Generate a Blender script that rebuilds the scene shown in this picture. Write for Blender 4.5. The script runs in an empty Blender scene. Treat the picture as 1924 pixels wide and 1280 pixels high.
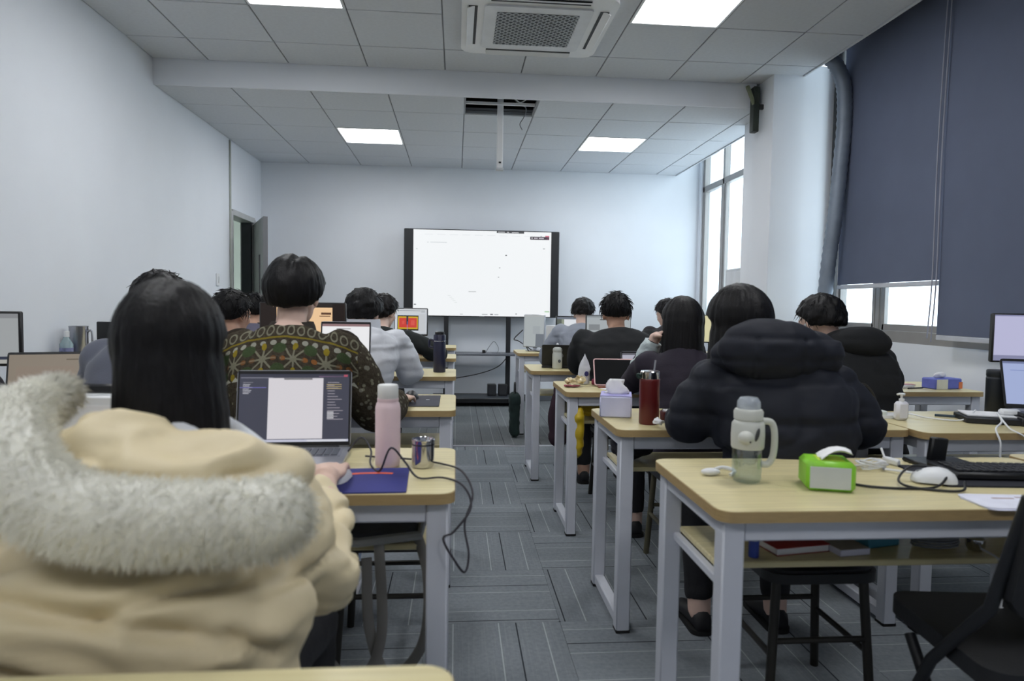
import bpy, math, random
import numpy as np
from mathutils import Vector, Matrix, Euler
random.seed(7); rng = np.random.default_rng(7)
SC = bpy.context.scene
COL = SC.collection
PI = math.pi

# ------------------------------------------------------------------ camera, world, exposure
def look_axes(yaw, pitch, roll):
    f = Vector((math.sin(yaw)*math.cos(pitch), math.cos(yaw)*math.cos(pitch), -math.sin(pitch)))
    r = Vector((math.cos(yaw), -math.sin(yaw), 0)); u = r.cross(f)
    c, s = math.cos(roll), math.sin(roll)
    return c*r+s*u, -s*r+c*u, f
cd = bpy.data.cameras.new('camera'); cam = bpy.data.objects.new('camera', cd); COL.objects.link(cam)
_r, _u, _f = look_axes(math.radians(4.742), math.radians(3.019), math.radians(.864))
_m = Matrix((_r, _u, -_f)).transposed().to_4x4(); _m.translation = (0, 0, 1.187)
cam.matrix_world = _m
cd.sensor_width = 36; cd.lens = 1267.4/1924*36; cd.clip_start = .02; cd.clip_end = 400
cd.dof.use_dof = True; cd.dof.focus_distance = 4.2; cd.dof.aperture_fstop = 3.4
SC.camera = cam
W = bpy.data.worlds.new('overcast_sky'); SC.world = W; W.use_nodes = True
bg = W.node_tree.nodes['Background']; bg.inputs['Color'].default_value = (.90, .95, 1.0, 1); bg.inputs['Strength'].default_value = 3.4
SC.view_settings.view_transform = 'Standard'; SC.view_settings.look = 'None'
SC.view_settings.gamma = 1; SC.view_settings.use_curve_mapping = False
SC.view_settings.exposure = 0.44
LED_POWER = 15.0
try:
    SC.cycles.use_denoising = True; SC.cycles.max_bounces = 6; SC.cycles.transparent_max_bounces = 10
    SC.cycles.sample_clamp_indirect = 6
except Exception: pass

# ------------------------------------------------------------------ materials
def lin(c):
    if isinstance(c, str): c = tuple(int(c[i:i+2], 16) for i in (0, 2, 4))
    o = []
    for v in c:
        v = v/255; o.append(v/12.92 if v <= .04045 else ((v+.055)/1.055)**2.4)
    return (*o, 1)
MATS = {}
def mat(name, col, rough=.5, metal=0., var=.06, scale=9, bump=0., bscale=60, stretch=(1, 1, 1), sheen=0., coat=0., trans=0., alpha=1., spec=.5):
    """a principled material whose colour varies by noise, with optional noise relief"""
    if name in MATS: return MATS[name]
    m = bpy.data.materials.new(name); m.use_nodes = True; nt = m.node_tree; N = nt.nodes; L = nt.links
    b = N['Principled BSDF']; c = lin(col)
    tc = N.new('ShaderNodeTexCoord'); mp = N.new('ShaderNodeMapping'); mp.inputs['Scale'].default_value = stretch
    L.new(tc.outputs['Object'], mp.inputs[0])
    nz = N.new('ShaderNodeTexNoise'); nz.inputs['Scale'].default_value = scale; nz.inputs['Detail'].default_value = 4
    L.new(mp.outputs[0], nz.inputs['Vector'])
    rp = N.new('ShaderNodeValToRGB'); e = rp.color_ramp.elements
    e[0].position = .3; e[1].position = .7
    e[0].color = tuple(max(0, v*(1-var)) for v in c[:3])+(1,); e[1].color = tuple(min(1, v*(1+var)) for v in c[:3])+(1,)
    L.new(nz.outputs['Fac'], rp.inputs[0]); L.new(rp.outputs[0], b.inputs['Base Color'])
    b.inputs['Roughness'].default_value = rough; b.inputs['Metallic'].default_value = metal
    b.inputs['Specular IOR Level'].default_value = spec
    b.inputs['Sheen Weight'].default_value = sheen; b.inputs['Coat Weight'].default_value = coat
    b.inputs['Transmission Weight'].default_value = trans; b.inputs['Alpha'].default_value = alpha
    if bump:
        n2 = N.new('ShaderNodeTexNoise'); n2.inputs['Scale'].default_value = bscale; n2.inputs['Detail'].default_value = 3
        L.new(mp.outputs[0], n2.inputs['Vector'])
        bp = N.new('ShaderNodeBump'); bp.inputs['Strength'].default_value = bump; bp.inputs['Distance'].default_value = .004
        L.new(n2.outputs['Fac'], bp.inputs['Height']); L.new(bp.outputs[0], b.inputs['Normal'])
    MATS[name] = m; return m
def emit(col, s=1.0):
    k = 'glow_%s_%.2f' % (col if isinstance(col, str) else '%02x%02x%02x' % tuple(col), s)
    if k in MATS: return MATS[k]
    m = bpy.data.materials.new(k); m.use_nodes = True; nt = m.node_tree; s = s*.64 if s < 2 else s
    b = nt.nodes['Principled BSDF']; b.inputs['Base Color'].default_value = (.01, .01, .01, 1); b.inputs['Roughness'].default_value = .35
    b.inputs['Emission Color'].default_value = lin(col); b.inputs['Emission Strength'].default_value = s
    MATS[k] = m; return m
def glass(name, col=(235, 242, 245), mixv=.12, rough=.02):
    if name in MATS: return MATS[name]
    m = bpy.data.materials.new(name); m.use_nodes = True; nt = m.node_tree; N = nt.nodes; L = nt.links
    N.remove(N['Principled BSDF']); out = N['Material Output']
    t = N.new('ShaderNodeBsdfTransparent'); t.inputs[0].default_value = lin(col)
    g = N.new('ShaderNodeBsdfGlossy'); g.inputs['Roughness'].default_value = rough
    x = N.new('ShaderNodeMixShader'); x.inputs[0].default_value = .04+mixv*.2; L.new(t.outputs[0], x.inputs[1]); L.new(g.outputs[0], x.inputs[2]); L.new(x.outputs[0], out.inputs[0])
    MATS[name] = m; return m

class X:
    """tiny expression builder for shader math nodes"""
    def __init__(s, nt, sock): s.nt, s.k = nt, sock
    def op(s, o, b=None, c=None):
        n = s.nt.nodes.new('ShaderNodeMath'); n.operation = o
        for i, v in enumerate((s, b, c)):
            if v is None: continue
            if isinstance(v, X): s.nt.links.new(v.k, n.inputs[i])
            else: n.inputs[i].default_value = v
        return X(s.nt, n.outputs[0])
    def __add__(s, b): return s.op('ADD', b)
    def __sub__(s, b): return s.op('SUBTRACT', b)
    def __mul__(s, b): return s.op('MULTIPLY', b)
    def __truediv__(s, b): return s.op('DIVIDE', b)
    def lt(s, b): return s.op('LESS_THAN', b)
    def gt(s, b): return s.op('GREATER_THAN', b)
    def abs(s): return s.op('ABSOLUTE')
    def near(s, v, w): return (s-v).abs().lt(w)
    def cell(s, p): return s.op('PINGPONG', p/2)
    def rep(s, p, o=0.):        # repeat, centred: -p/2..p/2
        return (s+(o+1000*p)).op('MODULO', p)-p/2
def mixc(nt, a, b, f):
    n = nt.nodes.new('ShaderNodeMix'); n.data_type = 'RGBA'
    for i, v in ((6, a), (7, b)):
        if isinstance(v, tuple): n.inputs[i].default_value = v
        else: nt.links.new(v, n.inputs[i])
    nt.links.new(f.k, n.inputs[0]); return n.outputs[2]

def wood_mat():
    m = mat('pale_oak_laminate', (214, 203, 158), .38, var=.10, scale=5, stretch=(1.2, 14, 3), bump=.05, bscale=30)
    nt = m.node_tree; N = nt.nodes
    wv = N.new('ShaderNodeTexWave'); wv.wave_type = 'BANDS'; wv.bands_direction = 'Y'
    wv.inputs['Scale'].default_value = 5; wv.inputs['Distortion'].default_value = 6; wv.inputs['Detail'].default_value = 3; wv.inputs['Detail Scale'].default_value = .6
    mp = N.new('ShaderNodeMapping'); mp.inputs['Scale'].default_value = (.5, 3, 1)
    tc = [n for n in N if n.type == 'TEX_COORD'][0]; nt.links.new(tc.outputs['Object'], mp.inputs[0]); nt.links.new(mp.outputs[0], wv.inputs[0])
    ramp = [n for n in N if n.type == 'VALTORGB'][0]; b = N['Principled BSDF']
    f = X(nt, wv.outputs['Fac'])*.28
    nt.links.new(mixc(nt, ramp.outputs[0], lin((198, 182, 130)), f), b.inputs['Base Color'])
    return m
def carpet_mat(name, base, light, dark):
    m = mat(name, base, .95, var=.10, scale=60, bump=.5, bscale=260, spec=.1)
    nt = m.node_tree; N = nt.nodes; L = nt.links; b = N['Principled BSDF']
    tc = [n for n in N if n.type == 'TEX_COORD'][0]; ramp = [n for n in N if n.type == 'VALTORGB'][0]
    sp = N.new('ShaderNodeSeparateXYZ'); L.new(tc.outputs['Object'], sp.inputs[0])
    u = X(nt, sp.outputs[0])+.25
    oi = N.new('ShaderNodeObjectInfo'); rnd = X(nt, oi.outputs['Random'])
    fine = N.new('ShaderNodeTexNoise'); fine.noise_dimensions = '2D'; fine.inputs['Scale'].default_value = 1; fine.inputs['Detail'].default_value = 2
    mp = N.new('ShaderNodeMapping'); mp.inputs['Scale'].default_value = (130, 3, 1); L.new(tc.outputs['Object'], mp.inputs[0]); L.new(mp.outputs[0], fine.inputs['Vector'])
    st = (X(nt, fine.outputs['Fac'])-.5)*1.1+.5
    c = mixc(nt, ramp.outputs[0], lin(light), (st-.5).op('MAXIMUM', 0.)*.45)
    c = mixc(nt, c, lin(dark), (rnd-.5).op('MAXIMUM', 0.)*.25)
    li = u.near(.10, .0022).op('MAXIMUM', u.near(.268, .0022)).op('MAXIMUM', u.near(.435, .0022))
    c = mixc(nt, c, lin(light), li*.8)
    bl = u.near(.02, .0026).op('MAXIMUM', u.near(.333, .0026))
    c = mixc(nt, c, lin(dark), bl*.95)
    L.new(c, b.inputs['Base Color']); return m
def sweater_mat():
    m = mat('fair_isle_knit', (66, 60, 50), .95, var=.35, scale=110, bump=.8, bscale=190, sheen=.0, spec=.1)
    nt = m.node_tree; N = nt.nodes; L = nt.links; b = N['Principled BSDF']
    tc = [n for n in N if n.type == 'TEX_COORD'][0]; ramp = [n for n in N if n.type == 'VALTORGB'][0]
    nz = N.new('ShaderNodeTexNoise'); nz.inputs['Scale'].default_value = 14
    mx = N.new('ShaderNodeVectorMath'); mx.operation = 'MULTIPLY_ADD'; mx.inputs[1].default_value = (.012, .012, .012)
    L.new(tc.outputs['Object'], nz.inputs['Vector']); L.new(nz.outputs['Color'], mx.inputs[0]); L.new(tc.outputs['Object'], mx.inputs[2])
    sp = N.new('ShaderNodeSeparateXYZ'); L.new(mx.outputs[0], sp.inputs[0])
    x = X(nt, sp.outputs[0]); z = X(nt, sp.outputs[2])
    w = N.new('ShaderNodeTexWhiteNoise'); w.noise_dimensions = '1D'; L.new((x*28.).op('FLOOR').k, w.inputs['W']); rnd = X(nt, w.outputs['Value'])
    ax = x.abs(); body = ax.lt(.225)
    zd = z+ax*ax*1.1                      # rows sag over the shoulders
    def ell(px, ox, z0, rx, rz): cx = x.rep(px, ox)/rx; cz = (zd-z0)/rz; return cx*cx+cz*cz
    grey, green, yel, org, white = lin((132, 130, 112)), lin((62, 78, 50)), lin((136, 120, 40)), lin((140, 92, 52)), lin((190, 190, 176))
    c = ramp.outputs[0]
    e = ell(.034, 0, 1.096, .0135, .017); ring = e.lt(1.)*e.gt(.45); c = mixc(nt, c, grey, ring*.8)
    c = mixc(nt, c, yel, zd.near(1.073, .003)*.75)
    e = ell(.034, .017, 1.056, .010, .008); c = mixc(nt, c, white, e.lt(1.)*.55)
    # snowflakes
    P = .102; cx = x.rep(P, .012); cz = zd-1.004; rad = (cx*cx+cz*cz).op('SQRT'); an = cz.op('ARCTAN2', cx)
    arm = ((an*4.).op('SINE').abs()*rad).lt(.011)*rad.lt(.044); c = mixc(nt, c, grey, arm*.85)
    e1 = (cx/.009)*(cx/.009)+((cz.abs()-.040)/.012)*((cz.abs()-.040)/.012); c = mixc(nt, c, yel, e1.lt(1.))
    e2 = (cz/.008)*(cz/.008)+((cx.abs()-.036)/.010)*((cx.abs()-.036)/.010); c = mixc(nt, c, org, e2.lt(1.)*rnd.op('ADD', .3))
    hx = x.rep(P, .012+P/2); e3 = (hx/.022)*(hx/.022)+((cz.abs()-.033)/.017)*((cz.abs()-.033)/.017); c = mixc(nt, c, green, e3.lt(1.)*.85)
    t = (x.rep(.034).abs()*.9+(zd-.948)).lt(.014)*zd.gt(.948); c = mixc(nt, c, white, t*.8)
    # speckled knit lower down and on the sleeves
    vo = N.new('ShaderNodeTexVoronoi'); vo.inputs['Scale'].default_value = 42; L.new(tc.outputs['Object'], vo.inputs['Vector'])
    d = X(nt, vo.outputs['Distance']).lt(.26); low = zd.lt(.942); c2 = mixc(nt, ramp.outputs[0], grey, d*.75)
    v3 = N.new('ShaderNodeTexVoronoi'); v3.inputs['Scale'].default_value = 23; L.new(tc.outputs['Object'], v3.inputs['Vector'])
    c2 = mixc(nt, c2, white, X(nt, v3.outputs['Distance']).lt(.2)*.3)
    side = low.op('MAXIMUM', ax.gt(.235)); c = mixc(nt, c, c2, side)
    c = mixc(nt, c, lin((40, 33, 26)), zd.gt(1.125)*.95)
    L.new(c, b.inputs['Base Color']); return m
def hair_mat(name, col):
    return mat(name, col, .5, var=.5, scale=4, stretch=(60, 60, 3), bump=.45, bscale=4, spec=.22)

# ------------------------------------------------------------------ mesh building
class MB:
    def __init__(s): s.v, s.f, s.m = [], [], []
    def add(s, vs, fs, mi=0):
        o = len(s.v); s.v += [tuple(map(float, p)) for p in vs]; s.f += [tuple(i+o for i in f) for f in fs]; s.m += [mi]*len(fs); return s
    def box(s, c, d, bev=0., rot=None, mi=0):
        hx, hy, hz = d[0]/2, d[1]/2, d[2]/2; c = Vector(c); R = Euler(rot).to_matrix() if rot else None
        if bev <= 0:
            vs = [Vector((x, y, z)) for x in (-hx, hx) for y in (-hy, hy) for z in (-hz, hz)]
            fs = [(0, 1, 3, 2), (4, 6, 7, 5), (0, 4, 5, 1), (2, 3, 7, 6), (0, 2, 6, 4), (1, 5, 7, 3)]
        else:
            b = min(bev, hx*.98, hy*.98, hz*.98); vs = []; idx = {}
            for sx in (-1, 1):
                for sy in (-1, 1):
                    for sz in (-1, 1):
                        for k in range(3):
                            p = [sx*(hx-b), sy*(hy-b), sz*(hz-b)]; p[k] += (sx, sy, sz)[k]*b
                            idx[sx, sy, sz, k] = len(vs); vs.append(Vector(p))
            fs = []
            S = (-1, 1)
            for k in range(3):
                a, bb = [(1, 2), (2, 0), (0, 1)][k]
                for sg in S:
                    q = []
                    for u, w in ((-1, -1), (1, -1), (1, 1), (-1, 1)):
                        t = [0, 0, 0]; t[k] = sg; t[a] = u; t[bb] = w; q.append(idx[t[0], t[1], t[2], k])
                    fs.append(tuple(q if sg > 0 else q[::-1]))
            for k in range(3):                       # edge chamfers parallel to axis k
                a, bb = [(1, 2), (2, 0), (0, 1)][k]
                for u in S:
                    for w in S:
                        t0 = [0]*3; t0[a] = u; t0[bb] = w; t1 = t0[:]; t0[k] = -1; t1[k] = 1
                        q = [idx[(*t0, a)], idx[(*t1, a)], idx[(*t1, bb)], idx[(*t0, bb)]]
                        fs.append(tuple(q if u*w < 0 else q[::-1]))
            for sx in S:
                for sy in S:
                    for sz in S:
                        q = [idx[sx, sy, sz, 0], idx[sx, sy, sz, 1], idx[sx, sy, sz, 2]]
                        fs.append(tuple(q if sx*sy*sz > 0 else q[::-1]))
        if R: vs = [R @ p for p in vs]
        return s.add([p+c for p in vs], fs, mi)
    def loft(s, rings, caps=True, mi=0, close=False):
        n = len(rings[0]); vs = [p for r in rings for p in r]; fs = []
        K = len(rings)
        for i in range(K if close else K-1):
            for j in range(n):
                a, b = i*n+j, i*n+(j+1) % n; i2 = (i+1) % K
                fs.append((a, b, i2*n+(j+1) % n, i2*n+j))
        if caps and not close: fs += [tuple(range(n))[::-1], tuple((K-1)*n+j for j in range(n))]
        return s.add(vs, fs, mi)
    def tube(s, pts, r, n=8, caps=True, mi=0, flat=None, close=False):
        P = [Vector(p) for p in pts]; K = len(P); rr = r if hasattr(r, '__len__') else [r]*K
        rings = []; up = None
        for i in range(K):
            if close: t = (P[(i+1) % K]-P[i-1]).normalized()
            else: t = (P[min(i+1, K-1)]-P[max(i-1, 0)]).normalized()
            if up is None:
                up = Vector((0, 0, 1)) if abs(t.z) < .9 else Vector((0, 1, 0))
            a = (up-t*up.dot(t)); a = a.normalized() if a.length > 1e-6 else t.orthogonal().normalized()
            up = a; b = t.cross(a); k = flat or 1
            rings.append([P[i]+(a*math.cos(q)*k+b*math.sin(q))*rr[i] for q in (2*PI*j/n for j in range(n))])
        return s.loft(rings, caps, mi, close)
    def lathe(s, prof, c=(0, 0, 0), n=24, mi=0, sx=1., sy=1.):
        rings = [[(c[0]+max(r, 1e-4)*sx*math.cos(2*PI*j/n), c[1]+max(r, 1e-4)*sy*math.sin(2*PI*j/n), c[2]+z) for j in range(n)] for r, z in prof]
        return s.loft(rings, True, mi)
    def ell(s, c, r, n=20, k=12, R=None, mi=0):
        c = Vector(c); rings = []
        for i in range(k+1):
            t = -PI/2+PI*i/k; cr = max(math.cos(t), .02)
            rings.append([Vector((r[0]*cr*math.cos(2*PI*j/n), r[1]*cr*math.sin(2*PI*j/n), r[2]*math.sin(t))) for j in range(n)])
        return s.loft([[c+(R @ p if R else p) for p in q] for q in rings], True, mi)
    def prism(s, out, z0, z1, mi=0):
        n = len(out); return s.add([(x, y, z0) for x, y in out]+[(x, y, z1) for x, y in out],
            [tuple(range(n))[::-1], tuple(range(n, 2*n))]+[(j, (j+1) % n, n+(j+1) % n, n+j) for j in range(n)], mi)
    def quad(s, a, b, c, d, mi=0): return s.add([a, b, c, d], [(0, 1, 2, 3)], mi)
    def mesh(s, name, mats, ang=38):
        me = bpy.data.meshes.new(name); me.from_pydata(s.v, [], s.f)
        for m in (mats if isinstance(mats, (list, tuple)) else [mats]): me.materials.append(m)
        if any(s.m): me.polygons.foreach_set('material_index', s.m)
        me.polygons.foreach_set('use_smooth', [True]*len(s.f))
        me.update()
        if ang < 180: me.set_sharp_from_angle(angle=math.radians(ang))
        return me
    def build(s, name, mats, parent=None, loc=None, rot=None, kind=None, label=None, ang=38):
        return obj(name, s.mesh(name, mats, ang), parent, loc, rot, kind, label)
def obj(name, me, parent=None, loc=None, rot=None, kind=None, label=None):
    o = bpy.data.objects.new(name, me); COL.objects.link(o); o.parent = parent
    if loc is not None: o.location = loc
    if rot is not None: o.rotation_euler = rot
    if kind: o['kind'] = kind
    if label: o['label'] = label
    return o
def tag(o, label, cat, group=None):
    o['label'] = label; o['category'] = cat
    if group: o['group'] = group
    return o
def thing(name, label, cat, loc=(0, 0, 0), rz=0, group=None):
    o = bpy.data.objects.new(name, None); COL.objects.link(o); o.empty_display_size = .05
    o.location = loc; o.rotation_euler = (0, 0, rz); return tag(o, label, cat, group)
def struct(o): o['kind'] = 'structure'; return o
def rrect(x0, y0, x1, y1, r, n=4):
    o = []
    for cx, cy, a in ((x1-r, y1-r, 0), (x0+r, y1-r, 90), (x0+r, y0+r, 180), (x1-r, y0+r, 270)):
        for i in range(n+1):
            q = math.radians(a+90*i/n); o.append((cx+r*math.cos(q), cy+r*math.sin(q)))
    return o
def spline(pts, n=6):
    P = [Vector(p) for p in pts]; P = [P[0]*2-P[1]]+P+[P[-1]*2-P[-2]]; o = []
    for i in range(1, len(P)-2):
        for k in range(n):
            t = k/n; a, b, c, d = P[i-1:i+3]
            o.append(.5*((2*b)+(c-a)*t+(2*a-5*b+4*c-d)*t*t+(3*b-a-3*c+d)*t**3))
    o.append(P[-2]); return o
def wire(name, pts, r, m, label, cat='cable', n=6, parent=None, group=None):
    o = MB().tube(spline(pts), r, n).build(name, m, parent, ang=180)
    return tag(o, label, cat, group) if parent is None else o

# numpy value noise and voxel remeshing for cloth, hair and skin
def vnoise(P, seed=0):
    P = np.asarray(P, float); i = np.floor(P).astype(np.int64); f = P-i; f = f*f*(3-2*f); r = 0
    for dx in (0, 1):
        for dy in (0, 1):
            for dz in (0, 1):
                h = ((i[:, 0]+dx)*374761393+(i[:, 1]+dy)*668265263+(i[:, 2]+dz)*2147483647+seed*974634777) & 0xffffffff
                h = ((h ^ (h >> 13))*1274126177) & 0xffffffff; h = (h ^ (h >> 16))/0xffffffff
                r = r+h*(f[:, 0] if dx else 1-f[:, 0])*(f[:, 1] if dy else 1-f[:, 1])*(f[:, 2] if dz else 1-f[:, 2])
    return r*2-1
def remesh(mb, name, m, voxel=.01, smooth=3, disp=None, keep=.5):
    """union of the closed pieces in mb as one continuous skin; disp(P, N) -> offset along the normal"""
    me0 = mb.mesh('tmp', m, 180); o = bpy.data.objects.new('tmp', me0); COL.objects.link(o)
    md = o.modifiers.new('r', 'REMESH'); md.mode = 'VOXEL'; md.voxel_size = voxel; md.adaptivity = 0
    dg = bpy.context.evaluated_depsgraph_get(); dg.update()
    me = bpy.data.meshes.new_from_object(o.evaluated_get(dg)); bpy.data.objects.remove(o); bpy.data.meshes.remove(me0)
    n = len(me.vertices); P = np.empty(n*3); me.vertices.foreach_get('co', P); P = P.reshape(-1, 3)
    E = np.empty(len(me.edges)*2, np.int64); me.edges.foreach_get('vertices', E); E = E.reshape(-1, 2)
    cnt = np.bincount(E.ravel(), minlength=n).clip(1)[:, None]
    def lap(Q):
        S = np.empty_like(Q)
        for k in range(3): S[:, k] = np.bincount(E[:, 0], Q[E[:, 1], k], n)+np.bincount(E[:, 1], Q[E[:, 0], k], n)
        return S/cnt
    for _ in range(smooth): P = P*(1-keep)+lap(P)*keep
    me.vertices.foreach_set('co', P.ravel()); me.update()
    if disp is not None:
        Nn = np.empty(n*3); me.vertex_normals.foreach_get('vector', Nn); Nn = Nn.reshape(-1, 3)
        P = P+Nn*np.asarray(disp(P, Nn))[:, None]; P = P*.75+lap(P)*.25
        me.vertices.foreach_set('co', P.ravel()); me.update()
    me.name = name; me.materials.clear(); me.materials.append(m)
    me.polygons.foreach_set('use_smooth', [True]*len(me.polygons)); me.update()
    return me
# ------------------------------------------------------------------ shared materials
M_wall = mat('white_wall_paint', (226, 230, 236), .75, var=.02, scale=2, bump=.04, bscale=180)
M_tile = mat('mineral_ceiling_tile', (208, 212, 218), .9, var=.03, scale=40, bump=.25, bscale=320, spec=.2)
M_grid = mat('ceiling_grid_metal', (120, 124, 130), .5, var=.03)
M_dark = mat('dark_void_paint', (16, 18, 20), .8)
M_alu = mat('aluminium_frame', (150, 148, 146), .42, metal=.25, var=.04)
M_steel = mat('white_powder_coated_steel', (206, 209, 218), .42, var=.03, bump=.03, bscale=300)
M_wood = wood_mat()
M_edge = mat('tan_edge_band', (176, 150, 104), .5, var=.08, scale=20, stretch=(1, 1, 6))
M_black = mat('black_plastic', (20, 21, 24), .42, var=.1)
M_black2 = mat('matt_black_metal', (26, 28, 32), .5, var=.1)
M_rub = mat('black_rubber', (14, 14, 15), .7)
M_white = mat('white_plastic', (228, 230, 232), .4, var=.02)
M_grey = mat('mid_grey_plastic', (120, 124, 130), .45)
M_silver = mat('silver_aluminium', (176, 178, 186), .34, metal=.7, var=.03)
M_chrome = mat('polished_steel', (205, 205, 208), .12, metal=1, var=.03)
M_blind = mat('slate_blue_blind_fabric', (92, 100, 122), .85, var=.05, scale=3, bump=.25, bscale=420)
M_glass = glass('window_glass')
M_carpetA = carpet_mat('grey_carpet_tile', (132, 138, 144), (178, 184, 188), (46, 50, 56))
M_carpetB = carpet_mat('dark_carpet_tile', (108, 112, 114), (146, 150, 150), (58, 61, 64))
M_paper = mat('white_paper', (236, 236, 238), .8, var=.02)
XL, XR, YF, YB, ZC, ZC2, YS = -2.323, 3.0, 8.29, -3.0, 3.022, 2.827, 5.445

# ------------------------------------------------------------------ floor
fl = struct(MB().box(((XL+XR)/2, (YB+YF)/2, -.06), (XR-XL+.6, YF-YB+.4, .1)).build('floor', M_dark))
tl = MB().prism(rrect(-.2494, -.2494, .2494, .2494, .004, 1), -.010, 0).mesh('carpet_tile', M_carpetA)
tb = MB().prism(rrect(-.2494, -.2494, .2494, .2494, .004, 1), -.010, 0).mesh('carpet_tile', M_carpetB)
for iy in range(0, 13):
    y = .454+.25+.5*(iy-1)
    if y > 5.4: break
    for ix in range(-5, 6):
        o = obj('carpet_tile', tl, fl, (.15+.5*ix, y, 0))
        o.rotation_euler.z = 0 if (ix+iy) % 2 == 0 else PI/2
for iy in range(6):
    for ix in range(-5, 6):
        o = obj('carpet_tile', tb, fl, (.15+.5*ix, 5.63+.25+.5*iy if iy < 5 else 8.13, -.001*(iy == 5)))
MB().prism(rrect(XL, YB, XR, -.046, .01, 1), -.010, 0).build('carpet_rest', M_carpetA, fl, kind='stuff')
MB().prism(rrect(XL, 5.454, XR, 5.58, .01, 1), -.010, 0).build('carpet_rest', M_carpetA, fl, kind='stuff')
struct(MB().box(((XL+XR)/2, 5.607, .002), (XR-XL, .05, .006), .002).build('trim_1', M_silver))

# ------------------------------------------------------------------ walls
DY0, DY1, DZ = 7.215, 7.97, 2.11
wl = MB(); wl.box((XL-.06, (YB+DY0)/2, 1.7), (.12, DY0-YB, 3.4)); wl.box((XL-.06, (DY1+YF+.1)/2, 1.7), (.12, YF+.1-DY1, 3.4)); wl.box((XL-.06, (DY0+DY1)/2, (DZ+3.4)/2), (.12, DY1-DY0, 3.4-DZ))
struct(wl.build('wall_left', M_wall))
struct(MB().box((.35, YF+.06, 1.7), (5.8, .12, 3.4)).build('wall_front', M_wall))
struct(MB().box((.35, YB-.06, 1.7), (5.8, .12, 3.4)).build('wall_back', M_wall))
struct(MB().box((XR+.1, (YB+YF)/2, .485), (.2, YF-YB, .97)).build('wall_right', M_wall))
struct(MB().box((XR+.1, 8.26, 2.2), (.2, .10, 2.46)).build('wall_pier', M_wall))
cl = MB(); cl.box((2.73, 5.375, 1.55), (.54, .35, 3.1), .004); cl.box((2.81, 5.75, 1.7), (.5, .41, 3.4), .004)
struct(cl.build('wall_column', M_wall))
struct(MB().box((.35, 2.65, 3.42), (5.9, 11.6, .06)).build('ceiling_slab', M_dark))
struct(MB().box((XL+.008, 7.175, 1.42), (.016, .026, 2.8), .004).build('trim_2', mat('grey_green_trim', (168, 172, 164), .6)))
for nm, x, y0, y1 in (('baseboard_left', XL+.008, YB, DY0-.07),):
    struct(MB().box((x, (y0+y1)/2, .04), (.016, y1-y0, .08), .003).build(nm, M_alu))
struct(MB().box((.35, YF-.008, .04), (5.3, .016, .08), .003).build('baseboard_front', mat('dark_baseboard', (92, 96, 102), .6)))
# doorway, open leaf and the passage behind
M_door = mat('grey_door_laminate', (112, 113, 116), .5, var=.04)
d = struct(thing('door_1', 'grey door leaf standing ajar in the left wall', 'door', (XL, DY1, 0))); del d['category']
jm = mat('pale_grey_door_frame', (186, 188, 188), .5)
for y, w in ((DY0-.02, .05), (DY1+.0, .05)): MB().box((-.055, y-DY1, DZ/2), (.16, w, DZ), .004).build('jamb', jm, d)
MB().box((-.055, (DY0-DY1)/2, DZ-.01), (.16, DY1-DY0, .06), .004).build('lintel', jm, d)
MB().box((-.055, -.05, DZ/2), (.11, .05, DZ-.06), .004).build('stop_post', mat('dark_grey_post', (52, 57, 62), .5), d)
lf = MB(); LW = .9
for a, b, z0, z1 in ((0, .52, .02, 2.05), (.66, LW, .02, 2.05), (.52, .66, .02, .95), (.52, .66, 1.68, 2.05)): lf.box((0, -(a+b)/2, (z0+z1)/2), (.045, b-a, z1-z0), .001)
leaf = lf.build('door_leaf', M_door, d, (.03, -.03, 0), (0, 0, math.radians(22.5)))
MB().box((0, -.59, 1.315), (.01, .14, .73)).build('vision_pane', mat('frosted_pane', (214, 220, 220), .3), leaf)
MB().tube([(-.02, -.83, 1.0), (-.06, -.83, 1.0), (-.06, -.72, 1.0)], .009).build('handle', M_silver, leaf)
MB().tube([(.02, -.83, 1.0), (.06, -.83, 1.0), (.06, -.72, 1.0)], .009).build('handle', M_silver, leaf)
M_cor = mat('corridor_wall_paint', (150, 158, 148), .8, var=.1, scale=1.5)
cw = MB(); cw.box((-4.1, 8, 1.5), (.1, 5, 3)); cw.box((-3.27, 10.5, 1.5), (1.64, .1, 3)); cw.box((-3.27, 5.5, 1.5), (1.64, .1, 3)); cw.box((-3.27, 8, 3.0), (1.64, 5, .1)); cw.box((-3.27, 8, -.06), (1.64, 5, .1))
struct(cw.build('wall_corridor', M_cor))
n = tag(MB().box((-4.03, 9.4, 1.45), (.03, .4, .55), .005).build('notice_board', mat('notice_board_print', (120, 128, 120), .7, var=.5, scale=16)), 'dim notice board on the corridor wall beyond the door', 'board')
n = tag(MB().box((-4.0, 9.35, 1.87), (.05, 1.0, .05), .01).build('corridor_rail', M_alu), 'pale horizontal rail on the corridor wall beyond the door', 'rail')
t = thing('corridor_fill_light', 'small unseen lit panel added to brighten the corridor beyond the door', 'ceiling light', (-3.2, 8.4, 2.93)); MB().box((0, 0, .006), (.32, .62, .02), .003).build('frame', M_white, t); MB().box((0, 0, -.006), (.28, .58, .008)).build('diffuser', emit((250, 252, 250), 5.0), t)  # out-of-view glowing panel, added to lift the dark corridor
sw = thing('light_switch', 'small white switch plate on the left wall near the door', 'switch', (XL, 6.8, 1.39))
MB().box((.006, 0, 0), (.012, .075, .12), .003).build('plate', M_white, sw); MB().box((.014, 0, 0), (.006, .03, .06), .002).build('rocker', mat('pale_grey_plastic', (200, 203, 206), .4), sw)

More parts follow.
